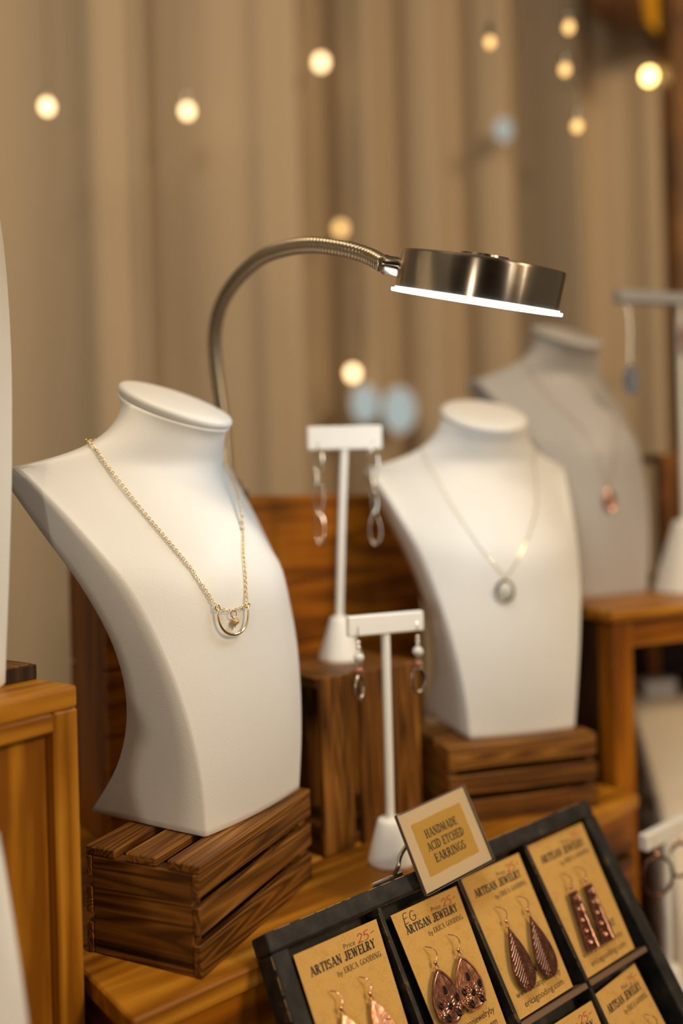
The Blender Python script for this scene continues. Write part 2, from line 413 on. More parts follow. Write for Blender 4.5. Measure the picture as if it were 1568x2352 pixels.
# pale blue glowing pucks far behind
for q, r_, lab in (((0.0547, 1.72, 1.3231), 0.030, 'left of the two pale blue glowing spots above the earring stand'), ((0.125, 1.72, 1.3086), 0.036, 'right of the two pale blue glowing spots above the earring stand'), ((0.3565, 1.72, 1.8839), 0.018, 'small pale blue glowing spot on the pleats above the lamp head')):
    t = thing('spot_light', lab, 'light', Matrix.Translation(q) @ Matrix.Rotation(PI/2, 4, 'X'))
    MB().lathe([(r_*0.3, -0.02), (r_*0.95, -0.012), (r_, 0.004)], 24, Matrix.Diagonal((1, 1.4, 1, 1))).build('housing', mat('white_housing', (0.7, 0.7, 0.68), 0.5), t, True)
    MB().lathe([(r_*0.96, 0.0), (r_*0.7, 0.012), (r_*0.2, 0.017)], 24, Matrix.Diagonal((1, 1.4, 1, 1))).build('lens', PALEBLUE, t, True)
    MB().tube([(0, r_*0.9, -0.014), (0, 2.74-q[2], -0.014)], 0.0009, 6).build('cord', WIREM, t, True)

# ------------------------------------------------------------------ table
t = thing('display_table', 'dark table carrying the whole jewelry display', 'table', pose(0.35, 0.80, 0, 0))
for i in range(4):
    y0 = -0.62+i*0.25
    MB().box((-1.15, y0, TABLE-0.03), (1.15, y0+0.247, TABLE), 0.002).build('plank', DARKW['x'], t)
for x in (-1.08, 1.08):
    for y in (-0.56, 0.32): MB().box((x-0.03, y-0.03, 0), (x+0.03, y+0.03, TABLE-0.03), 0.003).build('leg', DARKW['z'], t)

# low wooden platform
t = thing('wooden_platform', 'low honey-coloured wooden platform under the crates and earring stands', 'platform', pose(-0.1082, 0.4035, TABLE, R(40)))
L, D, H = 0.462, 0.36, RISER-TABLE
for y0, y1 in ((0, 0.084), (0.0855, 0.178), (0.1795, 0.27), (0.2715, D)):
    MB().box((0, y0, H-0.012), (L, y1, H), 0.0012).build('plank', HONEY['x'], t)
MB().box((0.004, 0.004, H-0.046), (L-0.004, 0.016, H-0.0125), 0.001).build('front_board', AMBER['x'], t)
MB().box((0.004, 0.004, 0.0), (L-0.004, 0.016, H-0.050), 0.001).build('front_board', AMBER['x'], t)
MB().box((0.004, D-0.016, 0.0), (L-0.004, D-0.004, H-0.0125), 0.001).build('back_board', AMBER['x'], t)
for x in (0.004, L-0.016): MB().box((x, 0.0165, 0.0), (x+0.012, D-0.0165, H-0.0125), 0.001).build('end_board', AMBER['y'], t)

# ------------------------------------------------------------------ slatted crates
def crate(M, label, L=0.130, Wd=0.0777, Ht=0.0602, nside=3, top=True, end_axis='y', open_end=False):
    """long sides (y=0 and y=Wd) of slats, solid ends at x=0 and x=L; slatted on top when turned upside down"""
    t = thing('slatted_crate', label, 'crate', M)
    th = 0.0050; sl = Ht/nside; g = sl*0.13
    MB().box((0, th*0.98, 0), (0.008, Wd-th*0.98, Ht-(th*1.02 if top else 0)), 0.0008).build('end_panel', CRATE['y'], t)
    MB().box((L-0.008, th*0.98, 0), (L, Wd-th*0.98, Ht-(th*1.02 if top else 0)), 0.0008).build('end_panel', CRATE['y'], t)
    for k in range(nside):
        z0, z1 = k*sl+(g if k else 0), (k+1)*sl-(g if k < nside-1 else 0)
        if top and k == nside-1: z1 -= th*1.02
        for y0 in (0, Wd-th):
            j = random.uniform(-0.0006, 0.0006)
            MB().box((j, y0, z0), (L+j, y0+th, z1), 0.0007).build('slat', CRATE['x'], t)
    if top:
        n = 3; w = Wd*1.09/n
        for k in range(n):
            y0 = k*w-Wd*0.045
            MB().box((0, max(0, y0+w*0.13), Ht-th), (L, min(Wd, y0+w*0.87), Ht), 0.0007).build('slat', CRATE['x'], t)
        MB().box((0.0, th*1.02, 0.004), (L, Wd-th*1.02, 0.008)).build('lower_panel', DARKW['x'], t)
    return t
crate(pose(-0.0800, 0.4373, RISER, 1.1398), 'brown stained slatted crate under the nearest white bust')
crate(pose(0.0777, 0.6381, RISER, 0.2777), 'brown stained slatted crate under the second bust, partly behind the tray')
# the same kind of crate stood on end, its open top turned to the left
M = Matrix.Translation((-0.0176, 0.5869, RISER)) @ Matrix.Rotation(R(40), 4, 'Z') @ basis((0, 0, 0), (0, 0, 1), (0, 1, 0), (-1, 0, 0)) @ Matrix.Translation((0, 0, -0.098))
crate(M, 'slatted crate stood on end beneath the taller earring stand', L=0.1273, Wd=0.076, Ht=0.098, top=False)

# ------------------------------------------------------------------ tall display boxes
def frame_box(M, label, L, D, H, W1=HONEY, rail=0.010, stile=0.015, n=4):
    t = thing('display_box', label, 'display box', M)
    MB().box((0, 0, H-0.012), (L, D, H), 0.002, seg=2).build('top_board', W1['x'], t)
    for y in (0.0, D-0.012):
        for x in (0.0, L-stile): MB().box((x, y, 0), (x+stile, y+0.012, H-0.0122), 0.0012).build('stile', W1['z'], t)
        MB().box((stile, y, H-rail-0.0122), (L-stile, y+0.012, H-0.0122), 0.0012).build('rail', W1['x'], t)
        MB().box((stile, y, 0), (L-stile, y+0.012, 0.026), 0.0012).build('rail', W1['x'], t)
        w = (L-2*stile)/n
        for k in range(n):
            yy = y+0.007 if y == 0 else y
            MB().box((stile+k*w+0.0004, yy, 0.026), (stile+(k+1)*w-0.0004, yy+0.005, H-rail-0.0122), 0.0005).build('board', W1['z'], t)
    for x in (0.0, L-0.010):
        MB().box((x, 0.0122, 0), (x+0.010, D-0.0122, H-0.0122), 0.001).build('side_panel', W1['z'], t)
    return t
frame_box(pose(-0.1426-0.574*0.30, 0.440-0.819*0.30, TABLE, R(55)), 'honey wooden display box at the left edge, panelled front, carrying a tall bust', 0.30, 0.13, BOXT+0.002-TABLE)

t = thing('wooden_block', 'small dark wooden block lying on the honey box behind the tall bust', 'block', pose(-0.1426-0.574*0.30, 0.440-0.819*0.30, BOXT+0.002, R(55)))
MB().box((0.279, 0.036, 0), (0.299, 0.088, 0.0085), 0.001).build('block', CRATE['y'], t); MB().box((0.2792, 0.0330, 0.0), (0.2985, 0.0358, 0.0082), 0.0005).build('end_grain', DARKW['z'], t)
t = thing('tall_crate', 'tall amber crate standing behind the nearest bust and the earring stand', 'crate', pose(-0.1775, 0.616, RISER, R(40)))
L, D, H = 0.335, 0.07, 0.262
for k in range(2):
    z0 = k*H/2
    MB().box((0, 0, z0+0.0005), (L, 0.009, z0+H/2-0.0008), 0.001).build('front_board', AMBER['x'], t)
    MB().box((0, D-0.009, z0+0.0005), (L, D, z0+H/2-0.0008), 0.001).build('back_board', AMBER['x'], t)
for x in (0, L-0.009): MB().box((x, 0.0092, 0), (x+0.009, D-0.0092, H-0.0008), 0.001).build('end_board', AMBER['z'], t)
for x in (0.009, L-0.024): MB().box((x, 0.0092, 0), (x+0.015, 0.024, H-0.002)).build('corner_post', AMBER['z'], t)
MB().box((0.0095, 0.0245, 0.0), (L-0.0245, D-0.0095, 0.006)).build('bottom_board', AMBER['x'], t)

# bench at the right
t = thing('wooden_bench', 'amber wooden bench on legs carrying the shade-toned bust at the right', 'bench', pose(0.2345, 0.722, TABLE, 0.40))
L, D, H = 0.46, 0.30, BOXT-0.0026-TABLE
for k in range(3): MB().box((-0.004, -0.004+k*(D+0.008)/3+0.0004, H-0.010), (L+0.004, -0.004+(k+1)*(D+0.008)/3-0.0004, H), 0.0015).build('plank', HONEY['x'], t)
for x in (0, L-0.022):
    for y in (0, D-0.022): MB().box((x, y, 0), (x+0.022, y+0.022, H-0.0102), 0.0015).build('leg', AMBER['z'], t)
for y in (0.003, D-0.013): MB().box((0.0225, y, H-0.034), (L-0.0225, y+0.010, H-0.0104), 0.001).build('apron', AMBER['x'], t)
MB().box((L-0.013, 0.0225, H-0.034), (L-0.003, D-0.0225, H-0.0104), 0.001).build('apron', AMBER['y'], t)
MB().box((0.004, 0.0225, 0.002), (0.012, D-0.0225, H-0.0104), 0.001).build('end_panel', DARKW['z'], t)  # darker than the bench: shade on this end put into the colour
MB().box((0.0225, D-0.020, 0.002), (L-0.0225, D-0.0135, H-0.0345), 0.001).build('back_panel', DARKW['x'], t)  # dark sheet added for the shaded hollow under the bench
for x in (0.135, 0.29): MB().box((x, D-0.030, 0.002), (x+0.020, D-0.0205, H-0.0345), 0.001).build('stile', AMBER['z'], t)

# slatted crate on the bench at the right edge
t = thing('upright_crate', 'dark upright crate of vertical slats on the bench, at the right edge', 'crate', pose(0.372, 0.955, BOXT-0.0026, 0.40))
for k in range(4): MB().box((k*0.036, 0, 0), (k*0.036+0.024, 0.006, 0.150), 0.0008).build('slat', AMBER['z'] if k % 2 else CRATE['z'], t)
MB().box((0, 0.0062, 0), (0.132, 0.012, 0.15)).build('back_panel', DARKW['z'], t)
for z in (0, 0.142): MB().box((0, 0.0122, z), (0.132, 0.055, z+0.008)).build('end_panel', CRATE['x'], t)

# cream cloth draped over a low form at the right
b = MB(); spine = [(0.985, -0.222), (0.95, -0.216), (0.90, -0.222), (0.84, -0.250), (0.78, -0.292), (0.735, -0.335), (0.695, -0.4005)]
rows = []
sp = catmull([(0, y, z) for y, z in spine], 6)
for q in sp:
    row = []
    for i in range(31):
        s = (i/30)**1.8; x = 0.272+0.11*max(0, q.y-0.72)+s*(0.32-0.11*max(0, q.y-0.72))
        k = min(1, s/0.06); k = math.sin(k*PI/2)**0.6
        z = -0.4008+(q.z+0.4008)*k + 0.002*math.sin(s*19+q.y*20)
        row.append(b.bm.verts.new((x, q.y, 1.10+max(z, -0.4005))))
    rows.append(row)
for a, c in zip(rows, rows[1:]):
    for i in range(30): b.bm.faces.new((a[i], a[i+1], c[i+1], c[i]))
o = b.build('draped_cloth', CLOTH, smooth=True, sharp=0); tag(o, 'cream cloth draped in a rounded heap under the bench at the right', 'cloth')
o.modifiers.new('s', 'SOLIDIFY').thickness = 0.003
t = thing('small_box', 'small white box lying in the shadow under the bench', 'box', pose(0.336, 0.925, 0.8815, 0.3))
MB().box((0, 0, 0), (0.040, 0.024, 0.014), 0.0012).build('body', mat('white_card', (0.75, 0.70, 0.66), 0.6), t)
MB().box((-0.0008, -0.0008, 0.0142), (0.0408, 0.0248, 0.020), 0.0012).build('lid', mat('white_card_lid', (0.78, 0.73, 0.69), 0.6), t)

# ------------------------------------------------------------------ necklace busts
ZS = 0.2158
TK = [i*ZS/6 for i in range(7)]
BW = [0.0483, 0.0523, 0.0584, 0.0660, 0.0744, 0.0852, 0.0985]
BYC = [0.0, 0.0, -0.0045, -0.0139, -0.0304, -0.0566, -0.0900]
BWB = [0.0500, 0.0535, 0.0586, 0.0660, 0.0755, 0.0865, 0.0950]
BYB = [-0.0932, -0.0639, -0.0499, -0.0509, -0.0658, -0.0893, -0.1152]
BH = [0.004, 0.008, 0.014, 0.022, 0.036, 0.045, 0.062]
UZ = [0.2158, 0.2187, 0.2220, 0.2260, 0.2334, 0.2402, 0.2497, 0.2555]
UW = [0.0985, 0.0905, 0.0790, 0.0680, 0.0565, 0.0490, 0.0420, 0.0385]
def front_y(x, z):
    """how far forward the chest surface is at (x, z) of the lower body"""
    w = smooth_tab(TK, BW, z); yc = smooth_tab(TK, BYC, z); h = smooth_tab(TK, BH, z); u = min(1, abs(x)/w)
    p = 1.0+0.5*max(0, (z-0.15)/0.066)
    return yc+h*(1-u*u)**p
NECK_C = Vector((0, -0.0593, 0.2555)); TILT = 0.447
def bust_rings():
    rings = []
    NF, NS, NB = 28, 5, 16
    def us(n): return [math.sin(PI/2*(-1+2*i/n)) for i in range(n+1)]
    zs = [0.0, 0.0015]+[0.005+i*(ZS-0.005)/30 for i in range(31)]
    for k, z in enumerate(zs):
        w, yc, wb, yb, h = (smooth_tab(TK, a, z) for a in (BW, BYC, BWB, BYB, BH))
        ins = 0.0015 if k == 0 else 0
        p = 1.0+1.5*max(0, (z-0.15)/0.066); c = 0.0022
        ring = []
        fr = [(-w+c*0.25, yc-c*0.35)]+[((w-c)*u, yc+h*(1-(u*(w-c)/w)**2)**p - (0.0 if abs(u) < 1 else 0.0)) for u in us(NF)]+[(w-c*0.25, yc-c*0.35)]
        ring += fr
        for i in range(1, NS): s = i/NS; ring.append((w+(wb-w)*s, yc+(yb-yc)*(0.06+0.88*s)))
        ring += [((wb-c*0.3)*(-u), yb+ (0.006+0.02*z/ZS)*(1-u*u)*(1-0.7*z/ZS)) for u in us(NB)]
        for i in range(NS-1, 0, -1): s = i/NS; ring.append((-(w+(wb-w)*s), yc+(yb-yc)*(0.06+0.88*s)))
        cy = (yc+yb)/2
        rings.append([Vector((x*(1-ins/w), cy+(y-cy)*(1-ins/0.05), z)) for x, y in ring])
    for i in range(1, 25):                      # shoulders to neck
        s = i/24
        z = ZS+(0.2555-ZS)*(s**1.25)
        w = smooth_tab(UZ, UW, z)
        e = s**0.7
        ymid = -0.0900+(NECK_C.y+0.0900)*e
        r = 0.0372
        yf = -0.028+(NECK_C.y+r*math.cos(TILT)+0.028)*s - 0.004*math.sin(s*PI)
        yb = -0.1152+(NECK_C.y-r*math.cos(TILT)+0.1152)*e
        p = 2.5+(0.5-2.5)*min(1, s*1.5)**0.6
        tl = TILT*s**1.3
        cc = ymid
        ring = []
        def pt(x, y): ring.append(Vector((x, y, z-(y-cc)*math.tan(tl))))
        c = 0.0022*(1-s); wc = w-c
        pt(-w+c*0.25, ymid-c*0.35)
        for u in us(NF): pt(wc*u, ymid+(yf-ymid)*max(0, (1-(u*wc/w)**2))**p)
        pt(w-c*0.25, ymid-c*0.35)
        hb = ymid-0.016*(1-min(1, s*1.6))
        for k in range(1, NS): q = k/NS; pt(w, ymid+(hb-ymid)*q-1e-5*k)
        pb = 1.0+(0.5-1.0)*min(1, s*1.5)
        for u in us(NB): pt(w*(-u)*(1-0.001), hb-4e-5+(yb-hb)*max(0, 1-u*u)**pb)
        for k in range(NS-1, 0, -1): q = k/NS; pt(-w, ymid+(hb-ymid)*q-1e-5*k)
        rings.append(ring)
    return rings
def bust_body(name, m, parent):
    rings = bust_rings(); bm = bmesh.new()
    vr = [[bm.verts.new(v) for v in r] for r in rings]; n = len(vr[0])
    for a, b_ in zip(vr, vr[1:]):
        for i in range(n): bm.faces.new((a[i], a[(i+1) % n], b_[(i+1) % n], b_[i]))
    bm.faces.new(vr[0][::-1]); bm.faces.new(vr[-1])
    n0 = len(rings); fixed = set(vr[-1])
    soft = []
    for k in range(26, n0-1):
        for i, v in enumerate(vr[k]):
            lim = (k-26)/6
            if k < 33 and (i < 2 or i > 28): continue      # keep the edge and the flat side crisp
            lx = min(1.0, max(0.0, (0.0955-abs(v.co.x))/0.03))
            if lx > 0: soft.append((v, min(1.0, lim)*min(1.0, (n0-1-k)/4)*lx))
    for _ in range(90):
        new = []
        for v, wgt in soft:
            c = Vector()
            ne = [e.other_vert(v) for e in v.link_edges]
            for q in ne: c += q.co
            new.append(v.co.lerp(c/len(ne), 0.5*wgt))
        for (v, _w), p_ in zip(soft, new): v.co = p_
    bmesh.ops.remove_doubles(bm, verts=bm.verts, dist=1e-6)
    bmesh.ops.recalc_face_normals(bm, faces=bm.faces)
    me = bpy.data.meshes.new(name); bm.to_mesh(me); bm.free(); me.materials.append(m)
    for p in me.polygons: p.use_smooth = True
    o = bpy.data.objects.new(name, me); COL.objects.link(o); o.parent = parent
    return o
def bust(M, label, m=None):
    m = m or WHITE
    t = thing('necklace_bust', label, 'bust', M)
    bust_body('body', m, t)
    c = NECK_C+Vector((0, 0, 0.0006))
    Mc = Matrix.Translation(c) @ Matrix.Rotation(-TILT, 4, 'X')
    r = 0.0385
    MB().lathe([(r*0.93, -0.002), (r*0.95, 0.0006), (r*0.975, 0.0011), (r, 0.0026), (r*0.995, 0.0044), (r*0.96, 0.0058), (r*0.85, 0.0066), (r*0.5, 0.0073), (r*0.05, 0.0076)], 56, Mc).build('neck_cap', m, t, True, sharp=50)
    return t
def busty(x, y, z, yaw, label, sc=(1, 1, 1), m=None):
    # local frame: x across the chest, -y (camera side) is the front
    return bust(pose(x, y, z, yaw) @ Matrix.Rotation(0, 4, 'Z') @ Matrix.Diagonal((sc[0], sc[1], sc[2], 1)) @ Matrix.Diagonal((1, -1, 1, 1)), label, m)
B1 = (-0.0578, 0.5151, CT, 1.0197)
B2 = (0.1435, 0.6758, CT, 0.2739)
B3 = (0.275, 0.840, BOXT-0.0026, 0.5)
def bust_at(P, label, sc=(1, 1, 1), m=None):
    x, y, z, yaw = P
    # axes: x' = across (e), y' = forward (f), z up; mirrored left/right shape is symmetric, so a rotation is enough
    e = Vector((math.cos(yaw), math.sin(yaw), 0)); f_ = Vector((math.sin(yaw), -math.cos(yaw), 0))
    return bust(basis((x, y, z), -e*sc[0], f_*sc[1], Vector((0, 0, sc[2]))), label, m)
bust_at(B1, 'white bust in sharp focus on the front slatted crate, wearing a horseshoe pendant')
bust_at(B2, 'blurred white bust on the second crate, wearing a small round pendant', (1, 1, 1.03))
bust_at(B3, 'white bust toned down as if shaded, on the bench, wearing a copper ring pendant', (1, 1, 1.06), SHADEW)
bust_at((-0.2085, 0.3895, BOXT+0.002, 1.0), 'tall white bust cut off by the left edge, on the honey box', (1.15, 1.15, 1.75))
bust_at((-0.1395, 0.269, TABLE, 1.0), 'blurred white bust in the bottom left corner, in front of the honey box', (0.8, 0.8, 1.207))
# ------------------------------------------------------------------ necklaces (built in the frame of the bust that wears them)
from mathutils.bvhtree import BVHTree
BVH = None
def bust_bvh():
    global BVH
    if BVH is None:
        ob = bpy.data.objects['necklace_bust']; body = [c for c in ob.children if c.name.startswith('body')][0]
        bm = bmesh.new(); bm.from_mesh(body.data); BVH = BVHTree.FromBMesh(bm); bm.free()
    return BVH
def lift(p, off):
    """push a point out of the bust to at least `off` above its skin"""
    loc, n, i, d = bust_bvh().find_nearest(Vector(p))
    s = (Vector(p)-loc).dot(n)
    return Vector(p) if s >= off else loc+n*off
def resample(pts, step):
    out = [pts[0].copy()]; acc = 0; 
    for a, b in zip(pts, pts[1:]):
        L = (b-a).length
        if L < 1e-9: continue
        t = step-acc
        while t <= L: out.append(a+(b-a)*(t/L)); t += step
        acc = (acc+L) % step
    return out
def bust_frame(P, sc=(1, 1, 1)):
    x, y, z, yaw = P
    e = Vector((math.cos(yaw), math.sin(yaw), 0)); f_ = Vector((math.sin(yaw), -math.cos(yaw), 0))
    return basis((x, y, z), -e*sc[0], f_*sc[1], Vector((0, 0, sc[2])))
LINK = None
def chain_links(parent, path, pitch=0.00165):
    global LINK
    if LINK is None:
        b = MB(); n = 14
        b.tube([(0.00125*math.cos(2*PI*i/n), 0.00092*math.sin(2*PI*i/n), 0) for i in range(n)], 0.00022, 6, closed=True)
        LINK = bpy.data.meshes.new('chain_link'); bmesh.ops.recalc_face_normals(b.bm, faces=b.bm.faces); b.bm.to_mesh(LINK); b.bm.free()
        LINK.materials.append(GOLD)
        for p in LINK.polygons: p.use_smooth = True
    pts = resample(path, pitch)
    for i in range(len(pts)):
        a = pts[max(i-1, 0)]; c = pts[min(i+1, len(pts)-1)]
        T = (c-a).normalized(); loc, n, _, _ = bust_bvh().find_nearest(pts[i])
        n = (n-T*n.dot(T)).normalized(); s = T.cross(n)
        if i % 2: n, s = s, -n
        M = basis(pts[i], T, s, n)
        inst('chain_link', LINK, parent, M)
# horseshoe necklace on the nearest bust
nk = thing('necklace', 'fine gold chain necklace with horseshoe pendant on the nearest bust', 'necklace', bust_frame(B1))
pL, pR, pB = Vector((0.0352, 0.0000, 0.1312)), Vector((0.0147, 0.0062, 0.1305)), Vector((0.0272, 0.0040, 0.1149))
fwd = Vector((0.22, 0.97, 0.05)).normalized()
hL, hR = pL+fwd*0.0034, pR+fwd*0.0034
S0 = lift((0.0615, -0.0735, 0.2325), 0.0012)
left = [lift(S0.lerp(hL, i/60), 0.0016) for i in range(61)]
right = [lift(p, 0.0010) for p in catmull([hR, (0.0058, -0.001, 0.159), (-0.0115, -0.0146, 0.1831), (-0.0255, -0.0284, 0.1976), (-0.0330, -0.040, 0.2100), (-0.041, -0.054, 0.2210), (-0.0460, -0.068, 0.2320)], 10)]
backp = [lift(p, 0.0010) for p in catmull([(-0.0460, -0.068, 0.2320), (-0.032, -0.090, 0.2370), (0.0, -0.100, 0.2390), (0.034, -0.092, 0.2370), (0.052, -0.080, 0.2330), S0], 10)]
chain_links(nk, left+[hL]); chain_links(nk, right); chain_links(nk, backp)
mid = (hL+hR)/2+Vector((0, 0, -0.0022))
chain_links(nk, [hL.lerp(mid, i/10)+Vector((0, 0, -0.0008*math.sin(i/10*PI))) for i in range(1, 10)]); chain_links(nk, [mid.lerp(hR, i/10) for i in range(1, 10)])
ctr = (hL+hR)/2; ux = (hR-hL)/2; dz = Vector((0.0006, 0.0012, -0.0165))
upts = []
for i in range(41):
    a = PI*i/40
    s = math.sin(a)
    upts.append(ctr-ux*math.cos(a)*(1.0+0.04*s)+dz*(s**0.72 if s > 0 else 0))
b = MB().tube(upts, [0.00058+0.00028*math.sin(PI*i/40) for i in range(41)], 10)
for h in (hL, hR):
    n = 16; b.tube([h+ux.normalized()*0.0015*math.cos(2*PI*i/n)+Vector((0, 0, 0.0015*math.sin(2*PI*i/n))) for i in range(n)], 0.0004, 8, closed=True)
pd = b.build('horseshoe_pendant', GOLD, nk, True, sharp=0)
n = 18; c = mid+Vector((0, 0.0004, -0.0022))
MB().tube([c+ux.normalized()*0.0020*math.cos(2*PI*i/n)+Vector((0, 0, 0.0020*math.sin(2*PI*i/n))) for i in range(n)], 0.00032, 8, closed=True).build('jump_ring', GOLD, nk, True)
c2 = c+Vector((-0.0012, 0.0003, -0.0046))
b = MB(); b.ball((0, 0, 0), 1, 9, (1, 1, 1))
for v in b.bm.verts: v.co = c2+Vector((v.co.x*0.0030, v.co.y*0.0024, v.co.z*0.0021))*(1+random.uniform(-0.13, 0.13))
b.build('stone_bead', STONE, nk)
MB().tube([c+Vector((0, 0, -0.0020)), c2+Vector((0, 0, -0.0026))], 0.0003, 6).ball(c2+Vector((0, 0, -0.0029)), 0.0007, 8).build('head_pin', GOLD, nk, True)
for i in range(6):          # added beads stand for lamp glare on the right strand
    q = right[17+i*2]; MB().ball(lift(q, 0.0016), 0.0015, 12).build('glare_bead', PEARL, nk, True)

def simple_necklace(P, sc, label, pts, pend, metal, stone, ring=False):
    t = thing('necklace', label, 'necklace', bust_frame(P, sc))
    path = [lift(p, 0.0008) for p in catmull(pts, 12)]
    MB().tube(path, 0.00028, 6).build('chain', metal, t, True)
    c = Vector(pend); loc, n, _, _ = bust_bvh().find_nearest(c); zt = Vector((0, 0, 1)); zt = (zt-n*zt.dot(n)).normalized(); s = zt.cross(n)
    M = basis(loc+n*0.0006, s, zt, n)
    if ring:
        MB().tube([(0.0066*math.cos(2*PI*i/28), 0.0095*math.sin(2*PI*i/28), 0.001) for i in range(28)], 0.0012, 8, closed=True).tube([(0.0030*math.cos(2*PI*i/20), 0.0050*math.sin(2*PI*i/20)-0.001, 0.001) for i in range(20)], 0.0010, 8, closed=True).build('ring_pendant', metal, t, True, M)
    else:
        MB().lathe([(0.0055, 0.0), (0.0082, 0.0), (0.0088, 0.0012), (0.0080, 0.0024), (0.0066, 0.0022)], 28, M @ Matrix.Diagonal((0.92, 1.06, 1, 1))).build('pendant_rim', PEWTER, t, True)
        MB().lathe([(0.0067, 0.0016), (0.0062, 0.0032), (0.004, 0.0044), (0.0008, 0.0049)], 24, M @ Matrix.Diagonal((0.92, 1.06, 1, 1))).build('stone', stone, t, True)
        MB().tube([(0, 0.009+0.0016*math.cos(2*PI*i/12), 0.002+0.0016*math.sin(2*PI*i/12)) for i in range(12)], 0.0004, 6, closed=True).build('bail', metal, t, True, M)
    return t
simple_necklace(B2, (1, 1, 1.03), 'thin gold chain with small round grey stone pendant on the second bust',
    [(0, -0.099, 0.238), (0.040, -0.088, 0.235), (0.054, -0.068, 0.2290), (0.0460, -0.036, 0.190), (0.0329, -0.0039, 0.150), (0.0176, 0.0062, 0.1275), (0.0164, 0.0064, 0.1250), (0.0084, 0.0074, 0.1340), (-0.0120, -0.0030, 0.160), (-0.0300, -0.0220, 0.184), (-0.046, -0.058, 0.221), (-0.040, -0.085, 0.235), (0, -0.099, 0.238)],
    (0.0166, 0.0064, 0.1150), GOLD, OPAL)
simple_necklace(B3, (1, 1, 1.06), 'thin chain with a copper ring pendant on the shade-toned bust',
    [(0, -0.099, 0.238), (0.040, -0.088, 0.235), (0.052, -0.066, 0.2290), (0.044, -0.040, 0.195), (0.030, -0.006, 0.156), (0.0142, 0.0075, 0.104), (0.0130, 0.0075, 0.1042), (-0.004, 0.002, 0.150), (-0.0300, -0.0260, 0.192), (-0.045, -0.056, 0.221), (-0.040, -0.085, 0.235), (0, -0.099, 0.238)],
    (0.0137, 0.0081, 0.0914), ROSE, OPAL, ring=True)

# ------------------------------------------------------------------ gooseneck lamp clipped on the tall crate
HEAD = Vector((0.0826, 0.49, 1.2212))
up = Vector((0.174, -0.267, 0.948)).normalized()
lamp = thing('gooseneck_lamp', 'brushed metal gooseneck lamp with a round lit head', 'lamp', pose(-0.0925, 0.6874, 1.1165, R(40)))
LI = lamp.matrix_world.inverted()
side = Vector((-1, 0.22, 0)); side = (side-up*side.dot(up)).normalized(); oth = up.cross(side)
HK = 0.942
HM = LI @ basis(HEAD, side*HK, oth*HK, up*HK)
MB().lathe([(0.0515, 0.0028), (0.0520, 0.0034), (0.0520, 0.0246), (0.0516, 0.0256), (0.0507, 0.0261), (0.034, 0.0274), (0.022, 0.0281), (0.004, 0.0283)], 96).build('lamp_head', NICKEL, lamp, True, HM, sharp=30)
MB().lathe([(0.010, 0.0276), (0.0155, 0.0284), (0.0150, 0.0298), (0.006, 0.0304)], 40).build('head_cap', NICKEL, lamp, True, HM)
MB().lathe([(0.050, 0.0), (0.0535, 0.0002), (0.0540, 0.0008), (0.0538, 0.0023), (0.0505, 0.0028)], 96).build('light_diffuser', LED, lamp, True, HM, sharp=0)
path = [(-0.0925, 0.6874, 1.128)]+[(-0.094, 0.686, 1.1371), (-0.0956, 0.68, 1.1816), (-0.0979, 0.668, 1.2172), (-0.0962, 0.652, 1.2419), (-0.088, 0.632, 1.2597), (-0.0724, 0.606, 1.272), (-0.0511, 0.576, 1.2784), (-0.0314, 0.552, 1.2769), (-0.0129, 0.532, 1.272), (0.0065, 0.516, 1.2639), (0.0206, 0.506, 1.2561)]
e0 = HEAD+(side*0.0515+up*0.0150)*HK
d0 = side
path += [tuple(e0+d0*0.0095)]
P = [LI @ Vector(p) for p in catmull(path, 14)]
# corrugated sleeve: the radius swells at every turn of the coil
fine = resample(P, 0.00068)
MB().tube(fine, [0.0050+(-0.00055, 0.00015, 0.00030, 0.00015)[i % 4] for i in range(len(fine))], 12).build('gooseneck', NECKM, lamp, True, sharp=0)
MB().lathe([(0.0052, -0.001), (0.0056, 0.0008), (0.0056, 0.0082), (0.0060, 0.0088), (0.0060, 0.0105), (0.0054, 0.0112)], 24).build('collar', NICKEL, lamp, True, LI @ basis(e0-d0*0.001, up, -oth if False else oth, d0))
MB().box((-0.016, -0.004, -0.024), (0.016, -0.0008, 0.004), 0.001).box((-0.016, -0.004, 0.0005), (0.016, 0.0755, 0.004), 0.001).box((-0.016, 0.0725, -0.024), (0.016, 0.0755, 0.004), 0.001).build('clamp', BLACKM, lamp)
MB().lathe([(0.010, 0.0042), (0.010, 0.010), (0.006, 0.013)], 20).build('swivel', NICKEL, lamp, True)

# ------------------------------------------------------------------ earring stands
def t_stand(M, label, h, bar=(0.058, 0.006, 0.0135), base=(0.0165, 0.0310, 0.0085), lean=0.0, bar_yaw=0.0, stem=0.0031, group=None, BM=None):
    t = thing('earring_stand', label, 'earring stand', M, group)
    r, hb, rt = base
    MB().lathe([(r*0.97, 0), (r, 0.0012), (r*0.985, 0.003), (rt*1.12, hb*0.90), (rt*1.02, hb*0.965), (rt*0.82, hb)], 40).build('base', STANDW, t, True, sharp=50)
    MB().tube([(0, 0, hb-0.002), (lean*0.5, 0, (hb+h)/2), (lean, 0, h-bar[2]*0.5)], stem, 16).build('stem', STANDW, t, True)
    MB().box((-bar[0]/2, -bar[1]/2, h-bar[2]), (bar[0]/2, bar[1]/2, h), 0.0012, seg=3).build('crossbar', BM or STANDW, t, M=Matrix.Translation((lean, -0.0012, 0)) @ Matrix.Rotation(bar_yaw, 4, 'Z'))
    return t
SA = (-0.0040, 0.663, 0.9818+0.0000)
SB = (0.0285, 0.5785, RISER)
stA = t_stand(pose(*SA, 0.0), 'taller white earring stand on the upright crate', 0.1868, (0.0595, 0.006, 0.0188), (0.0175, 0.0345, 0.0072), lean=0.0080, bar_yaw=0.06)
